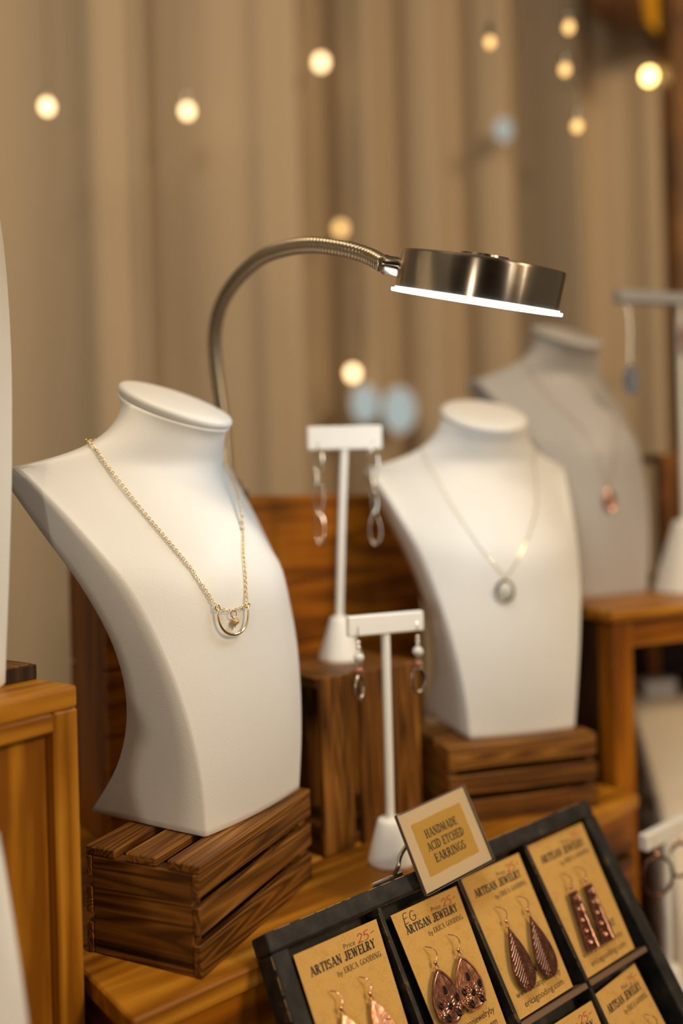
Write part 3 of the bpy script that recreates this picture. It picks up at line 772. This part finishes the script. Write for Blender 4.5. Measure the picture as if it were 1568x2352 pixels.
stB = t_stand(pose(*SB, 0.0), 'lower white earring stand on the platform beside the tray', 0.1740, (0.0585, 0.006, 0.0140), bar_yaw=R(24))

def hook(b, s=1.0):
    pts = [(0, -0.0008, 0.0), (0, 0.0002, 0.004*s), (0, 0.0022*s, 0.0075*s), (0, 0.0048*s, 0.0085*s), (0, 0.0072*s, 0.0065*s), (0, 0.0078*s, 0.0005)]
    b.tube(catmull(pts, 5), 0.00035, 6)
def twist_earring(M, label, flip):
    t = thing('earring', label, 'earring', M, 'twisted loop earrings on the taller stand')
    b = MB(); hook(b); b.build('ear_wire', SILVER, t, True)
    L = 0.0262; z = -0.0005
    for k in range(3):
        pts = []
        for i in range(28):
            a = 2*PI*i/28; w = 0.0050*math.sin(a)*(0.55+0.45*math.cos(a/2)**2 if k != 2 else 0.6+0.4*math.sin(a/2)); zz = z-L*(1-math.cos(a))/2
            rot = (0.5 if k % 2 else -0.35)+flip
            tw = rot+1.0*(zz-z)/L
            pts.append((w*math.cos(tw), w*math.sin(tw), zz))
        MB().tube(pts, 0.00075, 8, closed=True).build('loop', SILVER, t, True, sharp=0)
        z -= L*0.965
    return t
for s, f_, lab in ((-0.0215, 0.2, 'left twisted loop earring hanging from the taller stand'), (0.0225, 1.0, 'right twisted loop earring hanging from the taller stand')):
    twist_earring(Matrix.Translation((SA[0]+0.0080+s*math.cos(0.06), SA[1]+s*math.sin(0.06)-0.0052, SA[2]+0.1868-0.0180)), lab, f_)
def bead_earring(M, label, turn):
    t = thing('earring', label, 'earring', M, 'beaded hoop earrings on the lower stand')
    b = MB(); hook(b); b.build('ear_wire', SILVER, t, True)
    z = -0.0012
    for r, m, sq, nm in ((0.0017, SILVER, 0.9, 'silver_bead'), (0.0019, SILVER, 0.8, 'silver_bead'), (0.0017, SILVER, 0.6, 'silver_bead'), (0.0038, PEARL, 0.95, 'pearl_bead'), (0.0022, SILVER, 0.5, 'silver_bead'), (0.0033, BROWNB, 0.9, 'brown_bead')):
        z -= r*sq; MB().ball((0, 0, z), r, 14, (1, 1, sq)).build(nm, m, t, True); z -= r*sq
    pts = [(0.0050*math.sin(2*PI*i/28)*math.cos(turn), 0.0050*math.sin(2*PI*i/28)*math.sin(turn), z-0.0083+0.0083*math.cos(2*PI*i/28)) for i in range(28)]
    MB().tube(pts, 0.00115, 8, closed=True).build('hoop', PEWTER, t, True, sharp=0)
    return t
ca, sa = math.cos(R(24)), math.sin(R(24))
for s, tr, lab in ((-0.0235, 1.0, 'left beaded hoop earring hanging from the lower stand'), (0.0225, 0.3, 'right beaded hoop earring hanging from the lower stand')):
    bead_earring(Matrix.Translation((SB[0]+s*ca+0.0052*sa, SB[1]+s*sa-0.0058, SB[2]+0.1740-0.0150)), lab, tr)

# stand at the lower right, on the table
SC = (0.2505, 0.660, TABLE)
t_stand(pose(*SC, 0.0), 'blurred white earring stand at the lower right, on the table', 0.1465, (0.066, 0.007, 0.0125), (0.019, 0.034, 0.009), bar_yaw=R(40), stem=0.0042)
for s, zz, r_, lab in ((-0.024, 0.0, 0.0150, 'dark brown hoop earring at the left end of the lower right stand'), (0.012, 0.0, 0.0130, 'dark brown hoop earring nearer the stem of the lower right stand')):
    t = thing('earring', lab, 'earring', Matrix.Translation((SC[0]+s*math.cos(R(40))+0.0060*math.sin(R(40)), SC[1]+s*math.sin(R(40))-0.0068, SC[2]+0.1465-0.0130)))
    b = MB(); hook(b); b.build('ear_wire', ROSE, t, True)
    MB().tube([(r_*math.sin(2*PI*i/36)*0.9, r_*math.sin(2*PI*i/36)*0.25, -0.004-r_+r_*math.cos(2*PI*i/36)) for i in range(36)], 0.0013, 8, closed=True).build('hoop', COPPERD, t, True, sharp=0)
    MB().ball((0, 0, -0.0022), 0.0022, 12).build('bead', BEADC, t, True)
# far stands on the bench and behind it, at the right edge
t_stand(pose(0.3600, 0.868, BOXT-0.0026, 0.1), 'tall earring stand with shade-toned bar on the bench, cut off by the right edge', 0.312, (0.150, 0.010, 0.012), (0.034, 0.075, 0.012), bar_yaw=0.15, stem=0.0035, BM=SHADEBAR)
t_stand(pose(0.500, 0.975, BOXT-0.0026, 0.1), 'lower earring stand with shade-toned bar, behind the tall one at the right edge', 0.205, (0.130, 0.010, 0.012), (0.030, 0.060, 0.012), bar_yaw=0.1, stem=0.0035, BM=SHADEBAR)
for i, (s, kx, m, lab) in enumerate(((-0.062, 0.0, BLACKM, 'dark leaf earring hanging near the shoulder of the shade-toned bust'), (0.004, 0.0, COPPERD, 'copper earring hanging from the tall stand at the right edge'))):
    t = thing('earring', lab, 'earring', Matrix.Translation((0.3600+s, 0.858+s*0.24, BOXT-0.0026+0.312-0.018)))
    b = MB(); hook(b, 1.0)
    b.tube([(0, 0, 0), (0.001, 0, -0.03), (0, 0, -0.058 if i == 0 else -0.012)], 0.0004, 6); b.build('ear_wire', SILVER, t, True)
    z0 = -0.058 if i == 0 else -0.012
    prof = [(0.0006, 0), (0.006, -0.008), (0.0085, -0.018), (0.006, -0.027), (0.0006, -0.033)]
    MB().prism([(x, z0+z) for x, z in prof]+[(-x, z0+z) for x, z in prof[::-1]], -0.0006, 0.0006).build('leaf', m, t, M=Matrix.Rotation(PI/2, 4, 'X'))

# ------------------------------------------------------------------ slab-serif print
STK = 0.165; THN = 0.075
G = {  # capital letters as strokes (x0,y0,x1,y1,thick?), then serif bars (x0,x1,y)
 'A': (0.86, [(0.12, 0, 0.42, 1, 0), (0.42, 1, 0.74, 0, 1), (0.24, 0.33, 0.62, 0.33, 0)], [(0, 0.27, 0), (0.58, 0.88, 0), (0.26, 0.5, 1)]),
 'C': (0.70, ['arc', (0.40, 0.5, 0.31, 0.46, 45, 315)], [(0.62, 0.66, 0.8)]),
 'D': (0.78, [(0.16, 0, 0.16, 1, 1), 'arc', (0.18, 0.5, 0.50, 0.46, -90, 90)], [(0, 0.30, 0), (0, 0.30, 1)]),
 'E': (0.68, [(0.16, 0, 0.16, 1, 1), (0.1, 0.5, 0.48, 0.5, 0), (0.1, 0.04, 0.62, 0.04, 0), (0.1, 0.96, 0.60, 0.96, 0), (0.60, 0.0, 0.60, 0.26, 0), (0.58, 0.76, 0.58, 1.0, 0), (0.48, 0.38, 0.48, 0.62, 0)], [(0, 0.3, 0), (0, 0.3, 1)]),
 'G': (0.80, ['arc', (0.40, 0.5, 0.31, 0.46, 45, 330), (0.66, 0.05, 0.66, 0.42, 1)], [(0.46, 0.82, 0.44)]),
 'H': (0.86, [(0.16, 0, 0.16, 1, 1), (0.66, 0, 0.66, 1, 1), (0.16, 0.5, 0.66, 0.5, 0)], [(0, 0.32, 0), (0, 0.32, 1), (0.5, 0.82, 0), (0.5, 0.82, 1)]),
 'I': (0.38, [(0.16, 0, 0.16, 1, 1)], [(0, 0.32, 0), (0, 0.32, 1)]),
 'J': (0.58, [(0.38, 0.22, 0.38, 1, 1), 'arc', (0.22, 0.22, 0.17, 0.2, 180, 360)], [(0.22, 0.54, 1)]),
 'L': (0.64, [(0.16, 0, 0.16, 1, 1), (0.1, 0.04, 0.58, 0.04, 0), (0.57, 0.0, 0.57, 0.30, 0)], [(0, 0.32, 0), (0, 0.32, 1)]),
 'M': (1.02, [(0.16, 0, 0.16, 1, 0), (0.16, 1, 0.48, 0.1, 1), (0.48, 0.1, 0.80, 1, 0), (0.80, 0, 0.80, 1, 1)], [(0, 0.3, 0), (0, 0.26, 1), (0.64, 0.96, 0), (0.7, 0.96, 1)]),
 'N': (0.86, [(0.14, 0, 0.14, 1, 0), (0.14, 1, 0.68, 0, 1), (0.68, 0, 0.68, 1, 0)], [(0, 0.28, 0), (0, 0.26, 1), (0.54, 0.82, 1)]),
 'O': (0.80, ['arc', (0.38, 0.5, 0.30, 0.46, 0, 360)], []),
 'R': (0.82, [(0.16, 0, 0.16, 1, 1), 'arc', (0.20, 0.73, 0.36, 0.23, -90, 90), (0.36, 0.5, 0.66, 0.0, 1)], [(0, 0.32, 0), (0, 0.3, 1), (0.58, 0.84, 0)]),
 'S': (0.64, ['arc', (0.30, 0.73, 0.22, 0.22, 20, 270), 'arc', (0.30, 0.26, 0.23, 0.23, -160, 90)], []),
 'T': (0.74, [(0.34, 0, 0.34, 1, 1), (0.02, 0.96, 0.66, 0.96, 0), (0.04, 0.72, 0.04, 1.0, 0), (0.64, 0.72, 0.64, 1.0, 0)], [(0.18, 0.50, 0)]),
 'W': (1.12, [(0.12, 1, 0.32, 0, 1), (0.32, 0, 0.54, 0.9, 0), (0.54, 0.9, 0.74, 0, 1), (0.74, 0, 0.96, 1, 0)], [(0, 0.28, 1), (0.42, 0.64, 0.93), (0.84, 1.08, 1)]),
 'Y': (0.78, [(0.10, 1, 0.36, 0.45, 1), (0.66, 1, 0.36, 0.45, 0), (0.36, 0, 0.36, 0.47, 1)], [(0, 0.24, 1), (0.52, 0.78, 1), (0.2, 0.52, 0)]),
 'B': (0.74, [(0.16, 0, 0.16, 1, 1), 'arc', (0.20, 0.75, 0.32, 0.21, -90, 90), 'arc', (0.20, 0.27, 0.38, 0.23, -90, 90)], [(0, 0.3, 0), (0, 0.3, 1)]),
 ' ': (0.42, [], []),
}
def quad(out, x0, y0, x1, y1, w):
    d = Vector((x1-x0, y1-y0)); L = d.length or 1e-6; nx, ny = -d.y/L*w/2, d.x/L*w/2
    out.append([(x0+nx, y0+ny), (x1+nx, y1+ny), (x1-nx, y1-ny), (x0-nx, y0-ny)])
def slab(text, heavy=1.0, sy=1.0):
    polys = []; x = 0
    for ch in text:
        w, st, se = G[ch]; i = 0
        while i < len(st):
            if st[i] == 'arc':
                cx, cy, rx, ry, a0, a1 = st[i+1]; n = 14
                for k in range(n):
                    a, b_ = R(a0+(a1-a0)*k/n), R(a0+(a1-a0)*(k+1)/n); am = (a+b_)/2
                    wd = (THN+(STK-THN)*abs(math.cos(am)))*heavy
                    quad(polys, x+cx+rx*math.cos(a), cy+ry*math.sin(a), x+cx+rx*math.cos(b_), cy+ry*math.sin(b_), wd)
                i += 2; continue
            x0, y0, x1, y1, th = st[i]; quad(polys, x+x0, y0, x+x1, y1, (STK if th else THN)*heavy); i += 1
        for a, b_, y in se: quad(polys, x+a, min(max(y, 0.035), 0.965), x+b_, min(max(y, 0.035), 0.965), 0.075*heavy)
        x += w*1.04
    return [[(px, py*sy) for px, py in p] for p in polys], x
def plain(text):
    """sans lettering as triangles, cap height 1"""
    cu = bpy.data.curves.new('lettering', 'FONT'); cu.body = text; cu.size = 1.38; cu.resolution_u = 3
    ob = bpy.data.objects.new('lettering', cu); COL.objects.link(ob)
    bpy.context.view_layer.update()
    dg = bpy.context.evaluated_depsgraph_get(); me = ob.evaluated_get(dg).to_mesh()
    P_ = [[(me.vertices[i].co.x, me.vertices[i].co.y) for i in p.vertices] for p in me.polygons]
    wd = max((v.co.x for v in me.vertices), default=0)
    ob.evaluated_get(dg).to_mesh_clear(); bpy.data.objects.remove(ob); bpy.data.curves.remove(cu)
    return P_, wd
def pen(lines, w):
    out = []
    for l in lines:
        pts = [(p.x, p.y) for p in catmull([(a, b_, 0) for a, b_ in l], 6)] if len(l) > 2 else l
        for a, b_ in zip(pts, pts[1:]): quad(out, a[0], a[1], b_[0], b_[1], w)
    return out
def print_mesh(name, polys, width, x, y, size_w, size_h, fmap, m, parent, slant=0.0):
    """lay lettering on a card: x, y = lower left in card units, fmap maps card units to the thing's frame"""
    b = MB()
    for p in polys:
        vs = []
        for px, py in p:
            X = x+px/width*size_w; Y = y-py*size_h-slant*(X-x)
            vs.append(b.bm.verts.new(fmap(X, Y)))
        try: b.bm.faces.new(vs)
        except ValueError: pass
    me = bpy.data.meshes.new(name)
    b.bm.normal_update(); b.bm.to_mesh(me); b.bm.free(); me.materials.append(m)
    o = bpy.data.objects.new(name, me); COL.objects.link(o); o.parent = parent
    return o

# ------------------------------------------------------------------ earring tray
U, V, N = Vector((0.80954, 0.58571, 0.03986)), Vector((0.34507, -0.41981, -0.83946)), Vector((-0.47494, 0.69333, -0.54196))
U.normalize(); N = (N-U*N.dot(U)).normalized(); V = N.cross(U)
TO = Vector((-0.552532, 7.10934, -3.722209))*0.0625+Vector((0, 0, 1.10))
TM = basis(TO, U, -V, -N)          # x along the top rail, y up the tray, z out of its face
tray = thing('earring_tray', 'dark wooden divided tray leaning on the platform, full of earring cards', 'tray', TM)
PW, PH, DEP = 0.0625, 0.0864, 0.0200
y_bot = -2*PH-0.004
def rail(name, lo, hi, bev=0.0014):
    o = MB().box(lo, hi, bev, seg=2).build(name, TRAYB, tray); return o
rail('rail', (-0.0110, 0.0, -DEP), (4*PW+0.0110, 0.0105, 0.0))
rail('rail', (-0.0110, y_bot-0.0105, -DEP), (4*PW+0.0110, y_bot, 0.0))
rail('rail', (-0.0110, y_bot+0.0001, -DEP), (0.0, -0.0001, 0.0))
rail('rail', (4*PW, y_bot+0.0001, -DEP), (4*PW+0.0110, -0.0001, 0.0))
MB().box((0.0002, y_bot+0.0002, -DEP+0.0005), (4*PW-0.0002, -0.0002, -DEP+0.0035)).build('back_panel', TRAYB, tray)
for k in (1, 2, 3):
    for r_ in (0, 1): rail('divider', (k*PW-0.00125, -(r_+1)*PH+(0.0002), -DEP+0.0036), (k*PW+0.00125, -r_*PH-(0.0002 if r_ == 0 else 0.0036), -0.0008), 0.0004)
for k in range(4):
    o = MB().box((k*PW+0.0014 if k else 0.0002, -PH-0.0034, -DEP+0.0036), ((k+1)*PW-0.0014, -PH+0.0, -0.0010), 0.0005).build('ledge', mat('worn_ledge', (0.15, 0.085, 0.045), 0.55) if k == 0 else bpy.data.materials['worn_ledge'], tray)
# rubbed edges where the paint has gone
b = MB()
def chips(n, lo, hi, put, big=0.004):
    x = lo
    for k in range(n):
        x = lo+(hi-lo)*random.random()**1.0; l = random.uniform(0.0003, big)*random.random()
        put(x, min(x+l, hi), random.uniform(0.00012, 0.00042))
chips(90, -0.008, 4*PW+0.008, lambda a, c, w: b.box((a, 0.0105-w, -0.0010-w), (c, 0.01054, -0.0009+w*0.5)), 0.010)
chips(40, y_bot, 0.0, lambda a, c, w: b.box((-0.01104, a, -0.0010-w), (-0.0110+w, c, -0.0009)), 0.010)
for d in (1, 2, 3): chips(60, -PH*0.97, -0.003, lambda a, c, w: b.box((d*PW-0.00128, a, -0.00130-w*0.5), (d*PW-0.00125+w*0.7, c, -0.00098)), 0.012)
tag(b.build('paint_wear', BAREW, tray), 'bare wood showing along the rubbed edges', kind='stuff')

def card(label, TL, TR, BR, BL, z=-0.0045, price=None, initials=False, web=0, W_=0.056, H_=0.081):
    cx, cy = (TL[0]+BR[0])/2, -(TL[1]+BR[1])/2
    t = thing('earring_card', label, 'card', TM @ Matrix.Translation((cx, cy, z)), 'earring cards in the tray')
    def fm(dz):
        def f(x, y):
            s, r_ = x/W_, y/H_
            X = (TL[0]*(1-s)+TR[0]*s)*(1-r_)+(BL[0]*(1-s)+BR[0]*s)*r_
            Y = (TL[1]*(1-s)+TR[1]*s)*(1-r_)+(BL[1]*(1-s)+BR[1]*s)*r_
            return Vector((X-cx, -Y-cy, dz))
        return f
    b = MB(); n = 6
    f0, f1 = fm(0.0), fm(0.0006)
    top = [[b.bm.verts.new(f1(W_*i/n, H_*j/n)) for i in range(n+1)] for j in range(n+1)]
    bot = [[b.bm.verts.new(f0(W_*i/n, H_*j/n)) for i in range(n+1)] for j in range(n+1)]
    for j in range(n):
        for i in range(n):
            b.bm.faces.new((top[j][i], top[j+1][i], top[j+1][i+1], top[j][i+1])); b.bm.faces.new((bot[j][i], bot[j][i+1], bot[j+1][i+1], bot[j+1][i]))
    for i in range(n):
        for A, B_ in ((0, 1),):
            b.bm.faces.new((top[0][i], top[0][i+1], bot[0][i+1], bot[0][i])); b.bm.faces.new((top[n][i+1], top[n][i], bot[n][i], bot[n][i+1]))
            b.bm.faces.new((top[i+1][0], top[i][0], bot[i][0], bot[i+1][0])); b.bm.faces.new((top[i][n], top[i+1][n], bot[i+1][n], bot[i][n]))
    b.build('card', KRAFT, t)
    fp = fm(0.00072)
    P_, w = slab('ARTISAN JEWELRY', 1.5); print_mesh('printed_title', P_, w, 0.0062, 0.0134, 0.0445, 0.0046, fp, INK, t)
    P_, w = plain('by '); print_mesh('printed_name', P_, w*1.25, 0.0215, 0.0190, 0.0046, 0.0029, fp, INK, t)
    P_, w = slab('ERICA GOODING', 0.95); print_mesh('printed_name', P_, w, 0.0262, 0.0188, 0.0262, 0.0029, fp, INK, t)
    P_, w = plain('Price'); print_mesh('printed_price', P_, w, 0.0300, 0.0078, 0.0082, 0.0028, fp, INK, t)
    num = [[(0.05, 0.75), (0.25, 1.0), (0.45, 0.8), (0.3, 0.4), (0.0, 0.0), (0.2, 0.08), (0.45, 0.0)], [(0.72, 0.95), (0.66, 0.58)], [(0.66, 0.58), (0.9, 0.62), (1.0, 0.35), (0.85, 0.05), (0.58, 0.02)], [(0.70, 0.96), (1.1, 1.04)], [(1.25, 0.5), (1.6, 0.62)]]
    print_mesh('handwritten_price', pen(num, 0.10), 1.6, 0.0402, 0.0080, 0.0120, 0.0046, fp, REDINK, t)
    if initials:
        eg = [[(0.5, 1.0), (0.15, 0.95), (0.05, 0.1), (0.0, -0.2)], [(0.05, 0.5), (0.4, 0.62)], [(-0.02, 0.05), (0.4, 0.12)], [(1.1, 0.9), (0.85, 0.95), (0.65, 0.5), (0.8, 0.1), (1.1, 0.2), (1.12, 0.5)], [(0.9, 0.5), (1.2, 0.5)], [(1.25, 0.05), (1.3, 0.05)]]
        print_mesh('handwritten_initials', pen(eg, 0.07), 1.3, 0.0072, 0.0082, 0.0115, 0.0062, fp, INK, t)
    P_, w = slab('THE WEB AT', 1.45); print_mesh('printed_web_line', P_, w, 0.0150, 0.0640, 0.0330, 0.0040, fp, INK, t)
    P_, w = plain('www.artisanjewelryby'); print_mesh('printed_address', P_, w, 0.0052, 0.0712, 0.0450, 0.0036, fp, INK, t)
    P_, w = plain('ericagooding.com'); print_mesh('printed_address', P_, w, 0.0090, 0.0772, 0.0400, 0.0036, fp, INK, t)
    return t
card('kraft earring card in the first compartment of the tray, sharpest of all', (0.0030, 0.0048), (0.0600, 0.0050), (0.0535, 0.0850), (0.0030, 0.0855))
card('kraft earring card with handwritten letters EG, in the second compartment', (0.0700, 0.0066), (0.1230, 0.0064), (0.1180, 0.0845), (0.0725, 0.0855), initials=True)
card('kraft card holding two feather earrings, in the third compartment', (0.1278, 0.0040), (0.1818, 0.0034), (0.1770, 0.0850), (0.1282, 0.0855))
card('kraft card holding two dark squared-off earrings, in the fourth compartment', (0.1910, 0.0020), (0.2488, 0.0020), (0.2410, 0.0848), (0.1905, 0.0855))
card('kraft card in the second row, beneath the feather earrings', (0.1300, 0.0963), (0.1862, 0.0966), (0.1800, 0.1745), (0.1310, 0.1750))
card('kraft card in the second row, beneath the squared-off earrings', (0.1903, 0.0950), (0.2345, 0.0922), (0.2370, 0.1745), (0.1903, 0.1750))

def card_wire(b, z0):
    """french hook pushed through the card: rises from the bead and enters the card"""
    b.tube(catmull([(0.0, 0.0, z0), (0.0014, 0.0026, z0+0.0016), (0.0018, 0.0052, z0+0.0018), (0.0002, 0.0078, z0+0.0008), (-0.0016, 0.0094, z0-0.0022)], 6), 0.00032, 6)
def plate(outline, th=0.0009, bev=0.0003):
    b = MB(); b.prism(outline, 0.0, th, bev); return b
def teardrop(w, l, lean=0.0, sharp=1.0, n=36):
    out = []
    for i in range(n):
        a = 2*PI*i/n
        y = -l*(1-math.cos(a))/2
        x = w/2*math.sin(a)*(math.sin(a/2)**sharp)
        out.append((x+lean*(-y/l), y))
    return out[::-1]
def card_earring(pos, label, outline, m, relief, relief_m, bead=BEADC, rot=0.0, bosses=()):
    """pos: the bead, in tray units (along, down)"""
    t = thing('earring', label, 'earring', TM @ Matrix.Translation((pos[0], -pos[1], -0.0005)) @ Matrix.Rotation(rot, 4, 'Z'))
    b = MB(); card_wire(b, 0.0005); b.tube([(0.0013*math.cos(2*PI*i/14), -0.0026+0.0013*math.sin(2*PI*i/14), 0.0003) for i in range(14)], 0.0003, 6, closed=True)
    b.build('ear_wire', ROSE, t, True)
    MB().ball((0, 0, 0.0006), 0.00125, 14).build('bead', bead, t, True)
    o = plate([(x, y-0.0034) for x, y in outline]).build('plate', m, t, True, sharp=25)
    for x, y, q in bosses: MB().ball((x, y-0.0034, 0.0008), q, 12, (1, 0.85, 0.55)).build('boss', COPPER, o, True)
    for lines, w, mm in relief:
        r = MB()
        for l in lines: r.tube([(x, y-0.0034, 0.00085) for x, y in l], w, 5)
        r.build('etching', mm, o, True)
    return t
def inside(x, y, out):
    c = False; n = len(out)
    for i in range(n):
        (x0, y0), (x1, y1) = out[i], out[(i+1) % n]
        if (y0 > y) != (y1 > y) and x < (x1-x0)*(y-y0)/(y1-y0)+x0: c = not c
    return c
def clip_lines(lines, out, inset=0.93):
    cx = sum(p[0] for p in out)/len(out); cy = sum(p[1] for p in out)/len(out); res = []
    for l in lines:
        cur = []
        for x, y in l:
            if inside(cx+(x-cx)/inset, cy+(y-cy)/inset, out): cur.append((x, y))
            else:
                if len(cur) > 1: res.append(cur)
                cur = []
        if len(cur) > 1: res.append(cur)
    return res
def ringl(cx, cy, rx, ry, n=14, a0=0, a1=360): return [(cx+rx*math.cos(R(a0+(a1-a0)*i/n)), cy+ry*math.sin(R(a0+(a1-a0)*i/n))) for i in range(n+1)]
# first card: bright hammered copper leaves
leaf = [(x*(1+0.06*math.sin(i*2.3)), y) for i, (x, y) in enumerate(teardrop(0.0150, 0.036, 0.004, 0.35, 40))]
veins = clip_lines([[(0.0002+k*0.0022*s/6, -0.002-s*0.0055) for s in range(7)] for k in (-1, 0, 1, 2)]+[ringl(0.004, -0.016, 0.004, 0.005), ringl(0.003, -0.028, 0.005, 0.004)], leaf)
for p_, lab in (((0.0178, 0.0373), 'left hammered copper leaf earring on the first card'), ((0.0372, 0.0374), 'right hammered copper leaf earring on the first card')):
    card_earring(p_, lab, leaf, COPPERB, [(veins, 0.00035, RIDGE)], None)
# second card: fans etched with flowers
fan = teardrop(0.0232, 0.0285, -0.0012, 0.55, 44)
def flower(cx, cy, r):
    L = [ringl(cx, cy, r*0.28, r*0.28)]
    for k in range(8):
        a = R(45*k); L.append([(cx+r*(0.35+0.65*t)*math.cos(a+0.22*math.sin(PI*t)), cy+r*(0.35+0.65*t)*math.sin(a+0.22*math.sin(PI*t))) for t in (0, .25, .5, .75, 1)]); L.append([(cx+r*(0.35+0.65*t)*math.cos(a-0.22*math.sin(PI*t)), cy+r*(0.35+0.65*t)*math.sin(a-0.22*math.sin(PI*t))) for t in (0, .25, .5, .75, 1)])
    return L
fl = flower(0.0, -0.0195, 0.0060)+flower(-0.0072, -0.0225, 0.0034)+flower(0.0072, -0.0215, 0.0034)
fl += [[(s*0.0016*k*t, -0.0015-0.0125*t) for t in (0, .25, .5, .75, 1)] for s in (-1, 1) for k in (0.4, 1.2, 2.0)]
border = [(x*0.86, -0.0145+(y+0.0145)*0.90) for x, y in fan]
holes = [ringl(0.0, -0.0195, 0.0010, 0.0010, 10), ringl(-0.0035, -0.0245, 0.0011, 0.0015, 10), ringl(0.0042, -0.0240, 0.0012, 0.0014, 10), ringl(-0.0062, -0.0175, 0.0011, 0.0013, 10), ringl(0.0064, -0.0165, 0.0009, 0.0016, 10), ringl(0.0, -0.0112, 0.0008, 0.0018, 10)]
for p_, lab, mm in (((0.0846, 0.0385), 'left flower-etched copper fan earring on the second card', COPPERD), ((0.1030, 0.0380), 'right flower-etched copper fan earring on the second card', COPPER)):
    card_earring(p_, lab, fan, mm, [(clip_lines(fl, fan)+[border+border[:1]], 0.00033, RIDGE), (holes, 0.0008, RIDGED)], None, rot=-0.06)
# third card: long feathers
fea = teardrop(0.0225, 0.0355, -0.0030, 1.25, 44)
fl = []
for k in range(13):
    y0 = -0.004-0.0022*k
    for s in (-1, 1): fl.append([(-0.0035*(-yy/0.0355)+s*t*0.0095, yy) for t in (0, .15, .3, .45, .6, .75, .9) for yy in (y0-0.010*t+0.003*t*t,)])
fl.append([(-0.0035*t, -0.0355*t) for t in (0.02, .2, .4, .6, .8, .95)])
bars = [[(-0.0035-0.006+0.0018*k, -0.0300-0.0004*k), (-0.0035-0.0035+0.0016*k, -0.0345)] for k in range(7)]
for p_, lab in (((0.1452, 0.0358), 'left feather-etched copper drop earring on the third card'), ((0.1650, 0.0358), 'right feather-etched copper drop earring on the third card')):
    card_earring(p_, lab, fea, COPPERD, [(clip_lines(fl, fea), 0.00022, RIDGE), (clip_lines(bars, fea, 0.96), 0.00045, RIDGE)], None)
# fourth card: tapered strips stamped with five squares
strip = [(-0.0038, 0), (0.0042, 0), (0.0040, -0.0345), (-0.0105, -0.0335)]
strip = [(-0.0042, 0.0), (0.0040, 0.0), (0.0020, -0.0348), (-0.0115, -0.0340)]
sq = []; boss = []
for k in range(5):
    y = -0.0040-0.0066*k; hw = 0.0025+0.00055*k; cx = -0.0004-0.00110*k
    sq.append([(cx-hw, y+hw*0.85), (cx+hw, y+hw*0.85), (cx+hw, y-hw*0.85), (cx-hw, y-hw*0.85), (cx-hw, y+hw*0.85)])
    boss.append((cx, y, hw*0.62))
for p_, lab in (((0.2080, 0.0350), 'left dark strip earring stamped with squares, on the fourth card'), ((0.2232, 0.0353), 'right dark strip earring stamped with squares, on the fourth card')):
    card_earring(p_, lab, strip, COPPERD, [(sq, 0.00034, RIDGE)], None, bead=BEADC, bosses=boss)
for p_, lab in (((0.2080, 0.1275), 'left copper drop earring on the last card of the second row'), ((0.2225, 0.1275), 'right copper drop earring on the last card of the second row')):
    card_earring(p_, lab, fea, COPPER, [(clip_lines(fl, fea), 0.00026, RIDGED)], None)

# ------------------------------------------------------------------ acrylic sign on a wire foot
su, sv, sn = Vector((0.82965, 0.54027, 0.14069)), Vector((0.33716, -0.28401, -0.89758)), Vector((-0.44498, 0.79211, -0.41779))
su.normalize(); sn = (sn-su*sn.dot(su)).normalized(); sv = sn.cross(su)
SM = basis(Vector((0.527324, 9.213246, -3.400388))*0.0548+Vector((0, 0, 1.10)), su, -sv, -sn)
sg = thing('tabletop_sign', 'small clear sign reading HANDMADE ACID ETCHED EARRINGS above the tray', 'sign', SM)
SI = SM.inverted()
w, h = 0.0548, 0.0476
MB().box((0.0006, -h+0.0006, -0.0016), (w-0.0006, -0.0006, -0.0012)).build('paper', CREAMP, sg)
b = MB(); pts = []
x0, x1, y0, y1 = w*0.135, w*0.865, -h*0.835, -h*0.175
for (a, c) in (((x0, y0), (x1, y0)), ((x1, y0), (x1, y1)), ((x1, y1), (x0, y1)), ((x0, y1), (x0, y0))):
    for i in range(14): s = i/14; pts.append((a[0]+(c[0]-a[0])*s+random.uniform(-1, 1)*0.00022, a[1]+(c[1]-a[1])*s+random.uniform(-1, 1)*0.00022))
b.prism(pts, -0.00118, -0.00105).build('gold_print', GOLDP, sg)
for txt, yy, ww in (('HANDMADE', 0.405, 0.0255), ('ACID ETCHED', 0.560, 0.0292), ('EARRINGS', 0.715, 0.0245)):
    P_, wd = slab(txt, 1.2); print_mesh('printed_words', P_, wd, w*0.5-ww/2, h*yy, ww, 0.0050, lambda X, Y: Vector((X, -Y, -0.00098)), INK, sg)
MB().box((0, -h, -0.0009), (w, 0, 0.0004), 0.0002).build('front_pane', ACRYL, sg)
MB().box((0, -h, -0.0030), (w, 0, -0.0018), 0.0002).build('back_pane', ACRYL, sg)
b = MB()
for lo, hi in (((-0.0004, -h, -0.0028), (0, 0, 0.0004)), ((w, -h, -0.0028), (w+0.0004, 0, 0.0004)), ((0, -0.0, -0.0028), (w, 0.0004, 0.0004)), ((0, -h-0.0004, -0.0028), (w, -h, 0.0004))): b.box(lo, hi)
b.build('pane_edges', EDGE, sg)
foot = [TM @ Vector(q) for q in ((0.0665, 0.0122, -0.0060), (0.0760, 0.0122, -0.0060), (0.0895, 0.0122, -0.0060))]
MB().tube([SI @ p for p in foot], 0.0014, 10).build('foot_bar', SILVER, sg, True)
st = [TM @ Vector((0.0835, 0.0125, -0.0060)), Vector((0.0288, 0.503, 0.8837)), Vector((0.0308, 0.508, 0.8882)), Vector((0.0358, 0.512, 0.8931)), Vector((0.0441, 0.5195, 0.894))]
MB().tube([SI @ p for p in catmull(st, 8)], 0.0013, 10).build('curved_stem', PEWTER, sg, True)
